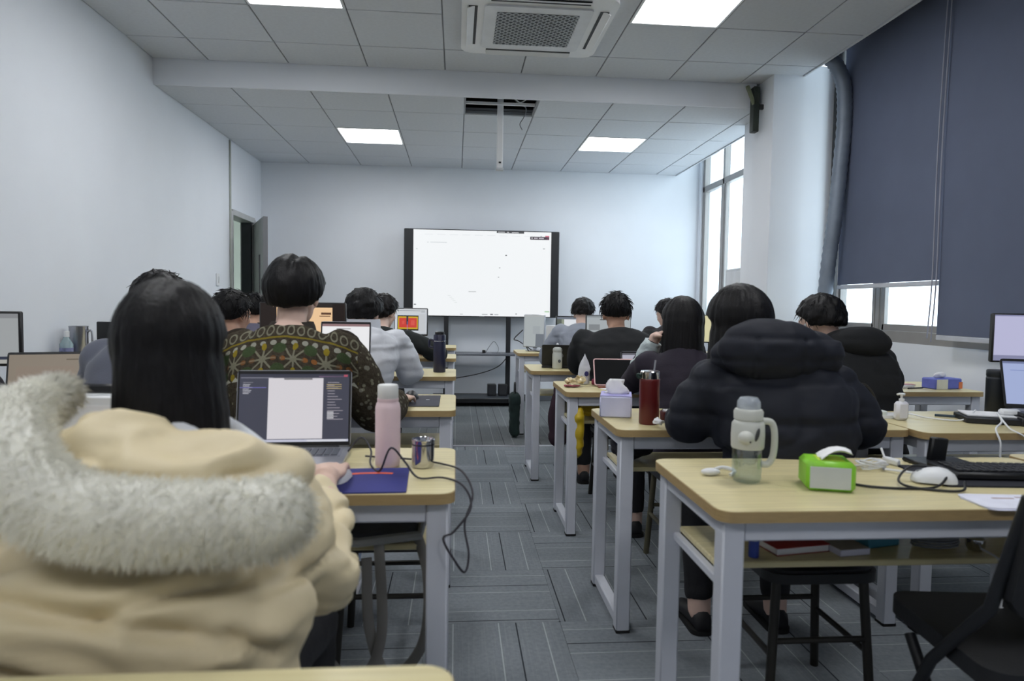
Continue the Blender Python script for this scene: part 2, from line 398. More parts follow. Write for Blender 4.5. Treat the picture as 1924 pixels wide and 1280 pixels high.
# ------------------------------------------------------------------ ceilings
ce = struct(MB().box((.19, (YB+YS)/2, ZC+.05), (5.03, YS-YB, .02)).build('ceiling', M_grid))
T = .6; X0 = -1.909; Y1 = 5.006
def tile_row(parent, z, xs, ys, skip=()):
    cache = {}
    for a, b in zip(xs[:-1], xs[1:]):
        for c, e in zip(ys[:-1], ys[1:]):
            if any(abs(a-p) < .05 and abs(c-q) < .05 for p, q in skip): continue
            w, h = round(b-a-.009, 4), round(e-c-.009, 4); k = (w, h)
            if k not in cache: cache[k] = MB().box((0, 0, .008), (w, h, .016), .003).mesh('ceiling_tile', M_tile)
            obj('ceiling_tile', cache[k], parent, ((a+b)/2, (c+e)/2, z))
xs = [XL]+[X0+T*k for k in range(8)]+[2.7]
ys = [Y1+T*k for k in range(-13, 1)]+[YS]
LEDS = [(1, -1), (5, -1), (1, -5), (5, -5), (1, -9), (5, -9)]
ledpos = [((X0+T*(a+.5)), Y1+T*(b-1+.5), ZC) for a, b in LEDS]
skip = [(X0+T*a, Y1+T*(b-1)) for a, b in LEDS]+[(X0+T*a, Y1+T*b) for a in (3, 4) for b in (-2, -1)]
tile_row(ce, ZC, xs, ys, skip)
# grid bars between the tiles: parts
for x in xs[1:-1]: MB().box((x, (ys[0]+YS)/2, ZC+.02), (.024, YS-ys[0], .024)).build('grid_bar', M_grid, ce)
for y in ys[1:-1]: MB().box((.19, y, ZC+.021), (5.03, .024, .022)).build('grid_bar', M_grid, ce)

c2 = struct(MB().box((.19, (YS+.5+YF)/2, ZC2+.05), (5.03, YF-YS-.5, .02)).build('ceiling_front', M_grid))
X2 = -1.754; Y2 = 5.945
xs2 = [XL]+[X2+T*k for k in range(8)]+[2.7]; ys2 = [YS+.02]+[Y2+T*k for k in range(4)]+[YF]
leds2 = [(1, 1), (5, 1)]
tile_row(c2, ZC2, xs2, ys2, [(X2+T*a, Y2+T*b) for a, b in leds2]+[(X2+T*3, YS+.02)])
for x in xs2[1:-1]: MB().box((x, (YS+.03+YF)/2, ZC2+.02), (.024, YF-YS-.03, .024)).build('grid_bar', M_grid, c2)
for y in ys2[1:-1]: MB().box((.19, y, ZC2+.021), (5.03, .024, .022)).build('grid_bar', M_grid, c2)
MB().box((X2+2.1, 5.70, ZC2+.03), (.58, .02, .02)).build('grid_bar', M_white, c2)
ledpos += [((X2+T*(a+.5)), Y2+T*(b+.5), ZC2) for a, b in leds2]
struct(MB().box(((XL+2.43)/2, YS+.01, (ZC+ZC2)/2+.05), (2.43-XL, .02, ZC-ZC2+.1)).build('wall_bulkhead', M_wall))
for zz, y0, y1 in ((ZC, YB, 5.2), (ZC2, 5.95, YF)):
    struct(MB().box((2.705, (y0+y1)/2, zz+.18), (.012, y1-y0, .38)).build('trim_pocket', M_tile))
ledl = ['square lit ceiling panel cut by the top edge, left', 'large square lit ceiling panel beside the air conditioner', 'square lit ceiling panel over the bottom left desk, out of frame', 'square lit ceiling panel over the nearest right desk, out of frame', 'square lit ceiling panel behind the camera, left, out of frame', 'square lit ceiling panel behind the camera, right, out of frame', 'square lit ceiling panel above the doorway side of the front wall', 'square lit ceiling panel nearest the bright front window']
for (x, y, z), lb in zip(ledpos, ledl):
    t = thing('ceiling_light', lb, 'ceiling light', (x, y, z), 0, 'square ceiling light panels')
    f = MB()
    for sx, sy, wx, wy in ((-.288, 0, .016, .592), (.288, 0, .016, .592), (0, -.288, .56, .016), (0, .288, .56, .016)): f.box((sx, sy, .012), (wx, wy, .03), .002)
    f.build('frame', M_white, t); MB().box((0, 0, .012), (.56, .56, .012)).build('diffuser', emit((252, 253, 255), LED_POWER), t)
# air conditioner cassette
ac = thing('air_conditioner', 'white square cassette air conditioner with perforated grille in the ceiling', 'air conditioner', (.487, 4.49, ZC))
o = MB(); o.prism(rrect(-.475, -.475, .475, .475, .09, 6), -.028, .02); o.build('panel', M_white, ac)
o = MB(); o.prism(rrect(-.335, -.335, .335, .335, .03, 4), -.040, -.026); o.build('grille_frame', mat('grille_frame_plastic', (214, 217, 221), .45), ac)
g = MB(); n = 22
for i in range(n):
    for sg in (1, -1):
        c0 = -.26+.52*(i+.5)/n
        for off in (0,):
            # diagonal bars of a perforated screen, clipped to the square
            y0 = -sg*.255+1.02*(i+.5)/n-.51; p = [(-.255, y0), (.255, y0+sg*.51)]
            a, b = Vector((*p[0], 0)), Vector((*p[1], 0)); dv = b-a; t0, t1 = 0., 1.
            for lo, hi, s0, dd in ((-.255, .255, a.y, dv.y),):
                ta, tb2 = sorted(((lo-s0)/dd, (hi-s0)/dd)); t0, t1 = max(t0, ta), min(t1, tb2)
            if t1-t0 > .02:
                q0, q1 = a+dv*t0, a+dv*t1; g.box(((q0.x+q1.x)/2, (q0.y+q1.y)/2, -.042), ((q1-q0).length, .010, .004), rot=(0, 0, math.atan2(dv.y, dv.x)))
g.build('grille', mat('grille_plastic', (170, 175, 180), .5), ac, kind='stuff')
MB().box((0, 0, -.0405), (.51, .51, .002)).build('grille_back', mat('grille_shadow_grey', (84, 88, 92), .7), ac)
for k in range(4):
    R = Matrix.Rotation(k*PI/2, 3, 'Z'); c = R @ Vector((0, -.405, -.029)); s = (.60, .055, .004) if k % 2 == 0 else (.055, .60, .004)
    MB().box(c, s).build('air_slot', mat('slot_black', (30, 32, 34), .6), ac)
    c = R @ Vector((0, -.418, -.036)); s = (.60, .05, .006) if k % 2 == 0 else (.05, .60, .006)
    e = R @ Vector((.30, 0, 0)); MB().box(c, s, .002, rot=((.35 if k == 0 else -.35 if k == 2 else 0), (-.35 if k == 3 else .35 if k == 1 else 0), 0)).build('louver', M_white, ac)
for x0, x1, y0, y1 in ((-.105, .02, 3.81, 5.0), (.954, 1.087, 3.81, 5.0), (.02, .954, 4.955, 5.0), (.02, .954, 3.81, 4.025)): MB().box(((x0+x1)/2, (y0+y1)/2, ZC+.007), (x1-x0, y1-y0, .013), .002).build('ceiling_tile', M_tile, ce)
# open bay with pole and loose wires
t = thing('ceiling_mount_pole', 'white mounting pole hanging from the open ceiling bay', 'pole', (.35, 5.75, 2.33))
MB().box((0, 0, .5), (.05, .05, 1.0), .006).build('pole', M_white, t); MB().box((0, 0, -.002), (.062, .062, .02), .004).build('end_cap', mat('light_grey_plastic', (190, 194, 198), .5), t)
MB().box((0, -.028, .05), (.02, .006, .014), .001).build('socket', M_black, t)
wire('loose_wire', [(.36, 5.70, 2.93), (.45, 5.66, 2.90), (.52, 5.72, 2.88), (.60, 5.62, 2.92), (.63, 5.75, 3.0)], .005, M_white, 'loose white wire looping in the open ceiling bay')
wire('loose_wire', [(.40, 5.78, 3.0), (.50, 5.72, 2.87), (.57, 5.80, 2.86), (.56, 5.86, 2.80), (.53, 5.9, 2.75), (.55, 5.9, 2.70)], .004, M_grey, 'thin grey wire dropping out of the open ceiling bay')
t = thing('corner_bracket', 'dark steel bracket at the top of the white column', 'bracket', (2.40, 5.40, 2.70))
MB().box((.0, 0, .10), (.05, .07, .36), .004).build('plate', mat('dark_olive_steel', (38, 46, 40), .6, var=.3), t); MB().box((-.045, -.02, .21), (.025, .03, .16), .004, rot=(0, -.4, 0)).build('brace', mat('olive_pipe', (112, 118, 92), .5), t)
MB().box((.05, -.02, .12), (.06, .03, .04), .004).build('clip', M_black2, t)

# ------------------------------------------------------------------ windows and blinds
def window(n, y0, y1, mulls, ztr=2.64, zb=.97, zt=3.36):
    w = struct(thing('window_%d' % n, 'aluminium framed window in the right wall', 'window', (XR, 0, 0))); del w['category']
    def bar(yc, zc, dy, dz, dx=.07): MB().box((.06, yc, zc), (dx, dy, dz), .004).build('frame_bar', M_alu, w)
    bar((y0+y1)/2, zb+.035, y1-y0, .09, .10); bar((y0+y1)/2, ztr, y1-y0, .07); bar((y0+y1)/2, zt-.03, y1-y0, .06)
    for y, wd in [(y0+.03, .06), (y1-.03, .06)]+mulls: bar(y, (zb+zt)/2, wd, zt-zb)
    E = sorted([y0, y1]+[m[0] for m in mulls])
    for a, b in zip(E[:-1], E[1:]):
        MB().box((.075, (a+b)/2, (zb+ztr)/2+.02), (.006, b-a-.02, ztr-zb-.06)).build('pane', M_glass, w)
        MB().box((.075, (a+b)/2, (zt+ztr)/2), (.006, b-a-.02, zt-ztr-.06)).build('pane', M_glass, w)
        # sliding sash: inner uprights
        for y in (a+.055, b-.055): MB().box((.045, y, (zb+ztr)/2+.02), (.03, .035, ztr-zb-.08), .003).build('sash_bar', M_alu, w)
        MB().box((.045, (a+b)/2, zb+.10), (.03, b-a-.1, .045), .003).build('sash_bar', M_alu, w)
window(1, 5.94, 8.215, [(7.565, .05), (6.7, .05)])
window(2, YB, 5.2, [(4.64, .05), (3.96, .09), (3.1, .05), (2.4, .09), (1.6, .05), (.8, .09), (-.3, .05), (-1.5, .09)])
def blind(lb, y0, y1, zb, cord=False):
    b = thing('roller_blind', lb, 'blind', (2.9, (y0+y1)/2, zb), 0, 'slate roller blinds'); w = y1-y0
    MB().box((0, 0, (3.3-zb)/2+.02), (.004, w, 3.3-zb-.02)).build('fabric', M_blind, b)
    MB().box((0, 0, .012), (.016, w, .03), .004).build('bottom_rail', mat('pale_blind_rail', (186, 190, 200), .5), b)
    MB().tube([(0, -w/2, 3.33-zb), (0, w/2, 3.33-zb)], .03, 14).build('roller', M_silver, b)
    if cord:
        for dy, zz in ((-w/2-.03, 1.0-zb), (-w/2+.005, 1.02-zb)): MB().tube(spline([(-.02, dy, 3.2-zb), (-.02, dy+.03, 2.2-zb), (-.025, dy+.02, 1.4-zb), (-.02, dy+.05, zz)]), .004, 6).build('bead_chain', mat('grey_bead_chain', (150, 152, 166), .5), b)
blind('slate blue roller blind stopped short above the window sill', 3.86, 4.95, 1.346, True)
blind('slate blue roller blind lowered to the sill at the right edge', 2.52, 3.857, 1.016)
blind('slate blue roller blind beside the camera, out of frame', .9, 2.49, 1.016)
blind('slate blue roller blind at the back of the room, out of frame', -2.9, .87, 1.016)
# corrugated duct, and a black tube standing for the shaded gap beside the column
pts = spline([(2.60, 4.98, 3.12), (2.76, 4.93, 3.06), (2.84, 4.885, 2.88), (2.855, 4.87, 2.6), (2.84, 4.88, 2.2), (2.82, 4.89, 1.85), (2.79, 4.90, 1.5), (2.77, 4.91, 1.1), (2.76, 4.91, .8)], 12)
rr = [.050+.0055*(i % 2) for i in range(len(pts))]
tag(MB().tube(pts, rr, 16).build('flexible_duct', mat('grey_blue_foil_duct', (126, 136, 150), .5, var=.12, metal=.3), ang=180), 'grey flexible duct hose curving down beside the white column', 'duct')
tag(MB().tube([(2.97, 5.155, .98), (2.975, 5.155, 3.2)], .038, 14).build('gap_shade_strip', M_black2), 'black strip standing for the shaded gap between column and blind', 'shade strip')
t = thing('sill_box', 'pale grey metal box on the front window sill', 'box', (2.86, 6.45, .98))
MB().box((0, 0, .3), (.26, .5, .60), .006).build('body', mat('pale_grey_sheet_metal', (186, 190, 194), .5), t); MB().box((-.132, 0, .3), (.006, .44, .54), .003).build('cover', mat('pale_grey_cover', (196, 199, 203), .5), t); MB().ell((-.03, -.05, .605), (.03, .04, .012)).build('knob', M_grey, t)
# block of flats outside; distance haze is put into its pale colours
t = thing('apartment_block', 'faint hazy apartment block seen through the window under the blind', 'building', (60, 62, -12))
M_haze = mat('haze_paled_concrete', (236, 236, 238), .9)
MB().box((0, 0, 8), (8, 10, 16.2)).build('wall', M_haze, t)
for k in range(5):
    for j in range(3): MB().box((-4.01, -3.2+3.2*j, 2.2+3*k), (.1, 1.4, 1.5)).build('window', mat('hazy_window_glass', (205, 212, 222), .4), t)
# ------------------------------------------------------------------ wall display on its stand
tv = thing('interactive_display', 'huge white-lit interactive display on a black floor stand at the front wall', 'display', (.30, 8.12, 0))
MB().box((0, 0, 1.555), (1.85, .07, 1.035), .008).build('housing', M_black2, tv)
def display(parent, x0, z0, x1, z1, y, items, bgc=(255, 255, 255), s=1.0, label=None):
    """flat lit picture: quads from the top-left, a hair in front of each other"""
    mb = MB(); ms = [emit(bgc, s)]; w, h = x1-x0, z1-z0
    mb.quad((x0, y, z0), (x1, y, z0), (x1, y, z1), (x0, y, z1))
    for k, it in enumerate(items):
        a, b, c, d, col = it[:5]; m = emit(col, s)
        if m not in ms: ms.append(m)
        yy = y-.00025-(.00015 if len(it) > 5 else 0)
        mb.quad((x0+a*w, yy, z1-d*h), (x0+c*w, yy, z1-d*h), (x0+c*w, yy, z1-b*h), (x0+a*w, yy, z1-b*h), ms.index(m))
    return mb.build('screen_picture', ms, parent, label=label)
it = [(.60, .0, .80, .022, (70, 72, 76)), (.845, .055, .985, .09, (58, 46, 58)), (.955, .04, .985, .055, (214, 120, 140), 1), (.965, .055, .985, .09, (96, 60, 80), 1), (.855, .064, .862, .08, (240, 240, 244), 1), (.872, .066, .90, .078, (205, 200, 210), 1), (.908, .066, .945, .078, (205, 200, 210), 1),
      (.61, .004, .66, .016, (190, 192, 195), 1), (.675, .004, .69, .018, (190, 192, 195), 1), (.71, .006, .76, .018, (190, 192, 195), 1), (.96, .93, .995, .945, (178, 214, 176)), (.12, .14, .24, .148, (214, 220, 224)), (.10, .14, .108, .15, (200, 205, 210)), (.02, .22, .03, .23, (200, 210, 205)),
      (.006, .865, .022, .88, (140, 146, 150)), (.40, .71, .455, .718, (190, 194, 196)), (.665, .275, .677, .288, (90, 94, 96)), (.62, .425, .63, .432, (90, 94, 96)), (.612, .535, .622, .542, (110, 114, 116)), (.94, .19, .955, .20, (170, 176, 180)), (.745, .965, .755, .975, (120, 124, 126)), (.50, .975, .54, .985, (176, 180, 184)), (.56, .972, .58, .985, (120, 124, 126)), (.59, .975, .62, .985, (176, 180, 184)), (.34, .975, .36, .985, (205, 208, 210)), (.92, .045, .93, .052, (130, 134, 140))]
for k in range(9): it.append((.08+.09*k, .05, .14+.09*k, .056, (232, 236, 240)))
for k in range(5): it.append((.25+.012*k, .76+.02*k, .27+.012*k, .766+.02*k, (226, 230, 232)))
display(tv, -.815, 1.048, .825, 2.062, -.0362, it, (250, 253, 255), 1.05)
for x in (-.42, .325): MB().box((x, -.01, .80), (.055, .05, 1.5), .004).build('upright', M_black2, tv)
MB().box((-.05, -.1, .60), (.93, .36, .022), .003).build('shelf', mat('dark_grey_laminate', (96, 99, 106), .4), tv)
MB().box((-.05, -.12, .085), (1.05, .42, .035), .006).build('base_deck', mat('charcoal_laminate', (56, 60, 66), .45), tv)
for x in (-.56, .46):
    MB().box((x, -.12, .05), (.06, .56, .05), .006).build('foot', M_black2, tv)
    for y in (-.36, .1): MB().tube([(x-.02, y, .025), (x+.02, y, .025)], .025, 14).build('caster', M_rub, tv)
MB().box((-.05, -.33, .07), (1.05, .02, .05), .004).build('front_rail', M_black, tv)
MB().box((.004, -.037, 1.043), (.06, .004, .006)).build('logo_bar', M_silver, tv)
for x, h, lb in ((.43, .135, 'small black box on the display stand base, left of the pair'), (.56, .135, 'small black box on the display stand base, right of the pair')):
    t = thing('speaker_box', lb, 'box', (x, 8.02, .1025), 0, 'black boxes on the display stand'); MB().box((0, 0, h/2), (.105, .12, h), .006).build('body', M_black, t); MB().box((0, -.061, h/2), (.085, .004, h-.03), .002).build('front_panel', mat('charcoal_mesh', (44, 46, 50), .8, bump=.4, bscale=500), t)
t = thing('power_adapter', 'small black adapter on the display stand shelf', 'adapter', (.33, 8.0, .611)); MB().box((0, 0, .018), (.04, .03, .036), .006).build('body', M_black, t); MB().box((0, 0, .042), (.012, .012, .012), .003).build('plug', M_white, t)
wire('shelf_cable', [(.35, 8.0, .616), (.40, 7.98, .70), (.45, 7.97, .75), (.50, 7.98, .68), (.49, 7.97, .625), (.42, 7.96, .617), (.53, 7.95, .617)], .004, mat('grey_cable', (130, 134, 140), .5), 'thin grey cable looped upright on the display stand shelf')
wire('stand_cable', [(.65, 8.16, .6), (.52, 8.1, .45), (.30, 8.1, .36), (.02, 8.12, .30), (-.1, 8.12, .29)], .006, M_black2, 'dark cable sagging below the display stand shelf')

# ------------------------------------------------------------------ desks
DW, DD = 1.1, .5
_dm = {}
def desk_meshes():
    hw, hd = DW/2, DD/2; r = rrect(-hw, -hd, hw, hd, .035, 5)
    _dm['top'] = MB().prism(r, .727, .75).mesh('tabletop', M_wood)
    e = MB(); r2 = rrect(-hw-.0015, -hd-.0015, hw+.0015, hd+.0015, .036, 5); n = len(r)
    e.add([(x, y, .7245) for x, y in r2]+[(x, y, .7485) for x, y in r2]+[(x, y, .7245) for x, y in r]+[(x, y, .7485) for x, y in r], [(j, (j+1) % n, n+(j+1) % n, n+j) for j in range(n)]+[(2*n+j, j, n+j, 3*n+j) for j in range(0)]+[(n+j, n+(j+1) % n, 3*n+(j+1) % n, 3*n+j) for j in range(n)]+[(2*n+j, 2*n+(j+1) % n, (j+1) % n, j) for j in range(n)])
    _dm['edge'] = e.mesh('edge_band', M_edge)
    _dm['leg'] = MB().box((0, 0, .365), (.05, .05, .722), .004).mesh('leg', M_steel)
    _dm['foot'] = MB().box((0, 0, .006), (.052, .052, .012), .002).mesh('foot_pad', M_rub)
    _dm['srail'] = MB().box((0, 0, 0), (.04, DD-.14, .04), .004).mesh('side_rail', M_steel)
    _dm['apron'] = MB().box((0, 0, 0), (DW-.13, .03, .05), .004).mesh('apron', M_steel)
    _dm['shelf'] = MB().box((0, 0, 0), (DW-.12, .27, .016), .003).mesh('shelf', M_wood)
    _dm['srail2'] = MB().box((0, 0, 0), (.02, DD-.14, .022), .003).mesh('shelf_rail', M_steel)
desk_meshes()
def desk(label, x0, y0, sag=0, rz=0):
    t = thing('desk', label, 'desk', (x0+DW/2, y0+DD/2, 0), rz, 'pale wood desks with white steel legs')
    obj('tabletop', _dm['top'], t); obj('edge_band', _dm['edge'], t)
    lx, ly = DW/2-.04, DD/2-.045
    for sx in (-1, 1):
        for sy in (-1, 1):
            lg = obj('leg', _dm['leg'], t, (sx*lx, sy*ly, 0)); obj('foot_pad', _dm['foot'], lg)
        obj('side_rail', _dm['srail'], t, (sx*lx, 0, .70)); obj('side_rail', _dm['srail'], t, (sx*lx, 0, .034)); obj('shelf_rail', _dm['srail2'], t, (sx*(lx-.012), 0, .548))
    for sy in (-1, 1): obj('apron', _dm['apron'], t, (0, sy*(ly+.005), .70))
    obj('shelf', _dm['shelf'], t, (0, .045, .568))
    return t
LY = [.30, 1.54, 2.756, 4.06, 5.42, 6.74]
ln = ['pale wood desk top cut off by the bottom left corner of the photo', 'pale wood desk carrying the pink bottle and blue mouse pad', 'pale wood desk under the monitor with the orange screen', 'pale wood desk carrying the dark blue thermos', 'pale wood desk under the monitor with the red and yellow picture', 'pale wood desk nearest the display stand on the left']
ll = ['pale wood desk beside the left wall at the bottom edge', 'pale wood desk on the far left before the laptop with a tan screen', 'pale wood desk by the left wall under the tan-screened laptop', 'pale wood desk by the left wall in the third row', 'pale wood desk by the left wall in the fourth row']
for y, l in zip(LY, ln): desk(l, -1.1, y)
for y, l in zip(LY[:5], ll): desk(l, -2.31, y)
RY = [1.384, 2.33, 3.363, 4.453, 6.08]
rn = ['pale wood desk in the right foreground with green tissue pack and clear bottle', 'pale wood desk carrying the dark red thermos', 'pale wood desk carrying the crumpled snack wrapper', 'pale wood desk carrying the white sports bottle', 'pale wood desk at the front right nearest the display stand']
rl = ['pale wood desk at the right edge beyond the foreground desk', 'pale wood desk under the black thermos by the right wall', 'pale wood desk carrying the blue tissue box below the window', 'pale wood desk under the yellow-screened monitor', 'pale wood desk in the front row below the front window']
rx = [.57, .575, .56, .50, .56]; rx2 = [1.69, 1.685, 1.79, 1.63, 1.70]; ry2 = [1.43, 2.27, 3.44, 4.453, 6.08]
for x, y, l in zip(rx, RY, rn): desk(l, x, y)
for x, y, l in zip(rx2, ry2, rl): desk(l, x, y)

# ------------------------------------------------------------------ stools and chairs
M_seat = mat('black_seat_vinyl', (28, 29, 32), .5, var=.1, bump=.15, bscale=120)
M_bar = mat('dark_bronze_tube', (48, 46, 42), .45, metal=.3)
M_olive = mat('olive_brown_wood', (86, 82, 64), .6, var=.15, stretch=(6, 6, 1))
def stool(label, x, y, h=.45, m=None, rz=0):
    t = thing('stool', label, 'stool', (x, y, 0), rz, 'stools at the desks'); m = m or M_bar
    s = MB(); s.prism(rrect(-.17, -.17, .17, .17, .06, 5), h-.035, h-.008); s.prism(rrect(-.16, -.16, .16, .16, .055, 5), h-.008, h); s.build('seat', M_seat, t)
    for sx in (-1, 1):
        for sy in (-1, 1): MB().tube([(sx*.13, sy*.13, h-.036), (sx*.155, sy*.155, .001)], .0135, 10).build('leg', m, t)
        MB().tube([(sx*.145, -.145, .2), (sx*.145, .145, .2)], .009, 8).build('stretcher', m, t)
    for sy in (-1, 1): MB().tube([(-.142, sy*.142, .24), (.142, sy*.142, .24)], .009, 8).build('stretcher', m, t)
    return t
c = thing('folding_chair', 'empty black folding chair at the right foreground desk', 'chair', (1.30, 1.40, 0), math.radians(-6))
s = MB(); s.prism(rrect(-.21, -.2, .21, .2, .05, 5), .425, .465); s.build('seat', M_seat, c)
bk = MB(); rings = []
for i in range(9):
    z = .60+.25*i/8; rings.append([(x*(1-.12*(i in (0, 8))), -.215-.06*(i/8)-.03*math.cos(x*6)+yy, z) for x, yy in [(-.21+.42*j/10, -.012) for j in range(11)]+[(.21-.42*j/10, .018) for j in range(11)]])
bk.loft(rings); bk.build('backrest', M_seat, c)
for sx in (-1, 1):
    MB().tube([(sx*.22, .19, .001), (sx*.22, -.02, .40), (sx*.22, -.20, .60), (sx*.20, -.26, .84)], .013, 10).build('leg', M_black2, c)
    MB().tube([(sx*.20, -.26, .001), (sx*.20, .10, .40)], .013, 10).build('leg', M_black2, c)
MB().tube([(-.22, .14, .12), (.22, .14, .12)], .01).build('stretcher', M_black2, c); MB().tube([(-.20, -.2, .08), (.20, -.2, .08)], .01).build('stretcher', M_black2, c)
# ------------------------------------------------------------------ people
M_skin = mat('skin', (222, 190, 174), .55, var=.06, scale=12, bump=.05, bscale=200, spec=.3)
M_skin2 = mat('skin_warm', (196, 156, 134), .55, var=.06, scale=12, bump=.05, bscale=200, spec=.3)
M_hair = hair_mat('black_hair', (15, 14, 16)); M_hairb = hair_mat('soft_black_hair', (24, 21, 22))
M_jean = mat('blue_denim', (62, 72, 96), .85, var=.15, bump=.4, bscale=260); M_trou = mat('black_trouser_cloth', (26, 27, 31), .85, var=.15, bump=.3, bscale=200)
M_ljean = mat('pale_blue_denim', (150, 164, 192), .85, var=.12, bump=.4, bscale=260)
M_shoe = mat('white_sneaker_leather', (214, 214, 220), .5, var=.06); M_bshoe = mat('black_sneaker', (26, 26, 29), .6)
def lerp(tab, t):
    for (a, x), (b, y) in zip(tab[:-1], tab[1:]):
        if t <= b: return x+(y-x)*(t-a)/(b-a)
    return tab[-1][1]
def torso(mb, H, N, sw, hunch, inf=0., t0=0., t1=1., psi=0., kw=1., n=30, k=30, wtab=None):
    H, N = Vector(H), Vector(N); C = (H+N)/2+Vector((0, -hunch, .02)); Lx = Vector((math.cos(psi), math.sin(psi), 0)); rings = []
    wt = wtab or [(0, .165), (.15, .165), (.4, .15), (.65, .168), (.80, .178), (.90, .135), (.96, .085), (1, .058)]
    dt = [(0, .115), (.15, .125), (.4, .108), (.65, .118), (.80, .105), (.90, .085), (.96, .068), (1, .056)]
    for i in range(k+1):
        t = t0+(t1-t0)*i/k; p = H*(1-t)**2+C*2*t*(1-t)+N*t*t; T = ((C-H)*(1-t)+(N-C)*t).normalized(); D = T.cross(Lx).normalized()
        w = lerp(wt, t)*kw*(sw/.19 if t > .5 else 1)+inf; d = lerp(dt, t)*kw+inf*.9
        rings.append([p+Lx*w*math.copysign(abs(math.cos(q))**.85, math.cos(q))+D*d*math.copysign(abs(math.sin(q))**.85, math.sin(q)) for q in (2*PI*j/n for j in range(n))])
    mb.loft(rings)
def ik(S, Wp, a, b, hint):
    S, Wp = Vector(S), Vector(Wp); d = Wp-S; L = min(d.length, (a+b)*.995); u = d.normalized(); x = (a*a-b*b+L*L)/(2*L); h = math.sqrt(max(a*a-x*x, 1e-6))
    q = Vector(hint); q = (q-u*q.dot(u)).normalized(); return S+u*x+q*h, S+u*L
def limb(mb, pts, rad, n=14, seg=10, quilt=0.):
    P = spline(pts, seg); K = len(P); rr = []
    for i in range(K):
        t = i/(K-1); r = lerp(rad, t)
        if quilt: r *= 1+quilt*(abs(math.sin(t*PI*7))-.6)
        rr.append(r)
    mb.tube(P, rr, n)
def hand(mb, Wp, d, palm_n, side, curl=.5, s=1.0):
    """palm, four unequal bent fingers and a thumb that leaves the side of the palm; side +1 = right hand"""
    Wp, d, up = Vector(Wp), Vector(d).normalized(), -Vector(palm_n).normalized(); lat = d.cross(up).normalized()*1.0; up = lat.cross(d).normalized()
    Rm = Matrix((lat, d, up)).transposed()
    mb.ell(Wp+d*.046*s, (.040*s, .054*s, .016*s), 16, 10, Rm); mb.tube([Wp-d*.02, Wp+d*.02], .026*s, 12)
    for k, (o, ln) in enumerate(((-.031, .064), (-.0105, .078), (.0105, .072), (.031, .056))):
        oo = o*side*-1; p = Wp+d*(.082*s)+lat*oo*s; dr = (d+lat*oo*2.2).normalized(); pts = [p-dr*.02*s, p]; ang = .12
        for f in (.45, .32, .23):
            q = dr*math.cos(ang)-up*math.sin(ang); pts.append(pts[-1]+q*ln*f*s); ang += curl
        mb.tube(pts, [.0095*s, .0092*s, .0086*s, .008*s, .0066*s], 10)
    b = Wp+d*.022*s-lat*side*.03*s; q = (d*.75-lat*side*.66-up*.15).normalized(); q2 = (d*.95-lat*side*.15-up*.35).normalized()
    mb.tube([b-q*.01, b+q*.03*s, b+q*.03*s+q2*.028*s, b+q*.03*s+q2*.05*s], [.013*s, .0115*s, .0095*s, .0075*s], 10)
SK = (Vector((0, -.012, .02)), Vector((.079, .099, .098)))
def skull_head(mb, hc, R):
    P = lambda x, y, z: hc+R @ Vector((x, y, z))
    mb.ell(P(0, -.012, .02), (.075, .094, .094), 28, 18, R); mb.ell(P(0, .032, -.045), (.058, .062, .072), 22, 14, R)
    mb.ell(P(0, .06, -.09), (.034, .03, .026), 14, 8, R); mb.ell(P(0, .045, .02), (.062, .05, .06), 16, 10, R)
    mb.tube([P(0, .088, .01), P(0, .104, -.03)], [.008, .014], 8)
    for sx in (-1, 1):
        mb.ell(P(sx*.078, -.004, -.018), (.010, .022, .032), 12, 8, R); mb.ell(P(sx*.03, .088, .026), (.02, .01, .006), 10, 6, R); mb.ell(P(sx*.045, .062, -.025), (.022, .022, .022), 10, 8, R)
def hair_short(mb, hc, R, th=.018, side=1., part=None, nape=-.72, front=.42, seed=0, wave=.35, n=72, k=44, fringe=0.):
    C, A = SK; V = []
    zt = [(0, nape), (60, nape+.06), (85, -.42), (100, -.05), (125, .22), (180, front)]
    for i in range(k+1):
        la = -PI/2+PI*i/k
        for j in range(n):
            q = 2*PI*j/n; V.append((math.cos(la)*math.sin(q), -math.cos(la)*math.cos(q), math.sin(la)))
    D = np.array(V); r0 = 1/np.sqrt(((D/np.array(A))**2).sum(1)); phi = np.degrees(np.abs(np.arctan2(D[:, 0], -D[:, 1])))
    thr = np.interp(phi, [a for a, _ in zt], [b for _, b in zt]); m = np.clip((D[:, 2]-thr)/.14+.35, 0, 1); m = m*m*(3-2*m)
    ns = vnoise(np.stack([D[:, 0]*6+3, D[:, 1]*6+3, D[:, 2]*4+seed], 1), seed)*.5+vnoise(D*13+seed, seed+3)*.35+vnoise(D*np.array([26, 26, 9])+seed, seed+5)*.25
    t = th*(1+wave*ns)*(1+(side-1)*np.clip(1-np.abs(D[:, 2]), 0, 1))
    if part is not None:
        g = np.exp(-((D[:, 0]-part)/.07)**2)*np.clip(D[:, 2]*1.3-.15, 0, 1); t = t*(1-.8*g)
    r = r0*.9*(1-m)+(r0+t)*m
    P = [hc+R @ (C+Vector(p)) for p in (D*r[:, None])]
    mb.loft([P[i*n:(i+1)*n] for i in range(k+1)])
def hair_long(mb, hc, R, rows, arc=100, cx=0., n=36):
    rings = []
    for z, hw, hd, yc, x in rows:
        o = []
        for s, rng_ in ((1., range(n+1)), (.45, range(n, -1, -1))):
            for j in rng_:
                q = math.radians(-arc+2*arc*j/n); o.append(hc+Vector((x+hw*s*math.sin(q), yc-hd*s*math.cos(q), z)))
        rings.append(o)
    mb.loft(rings)
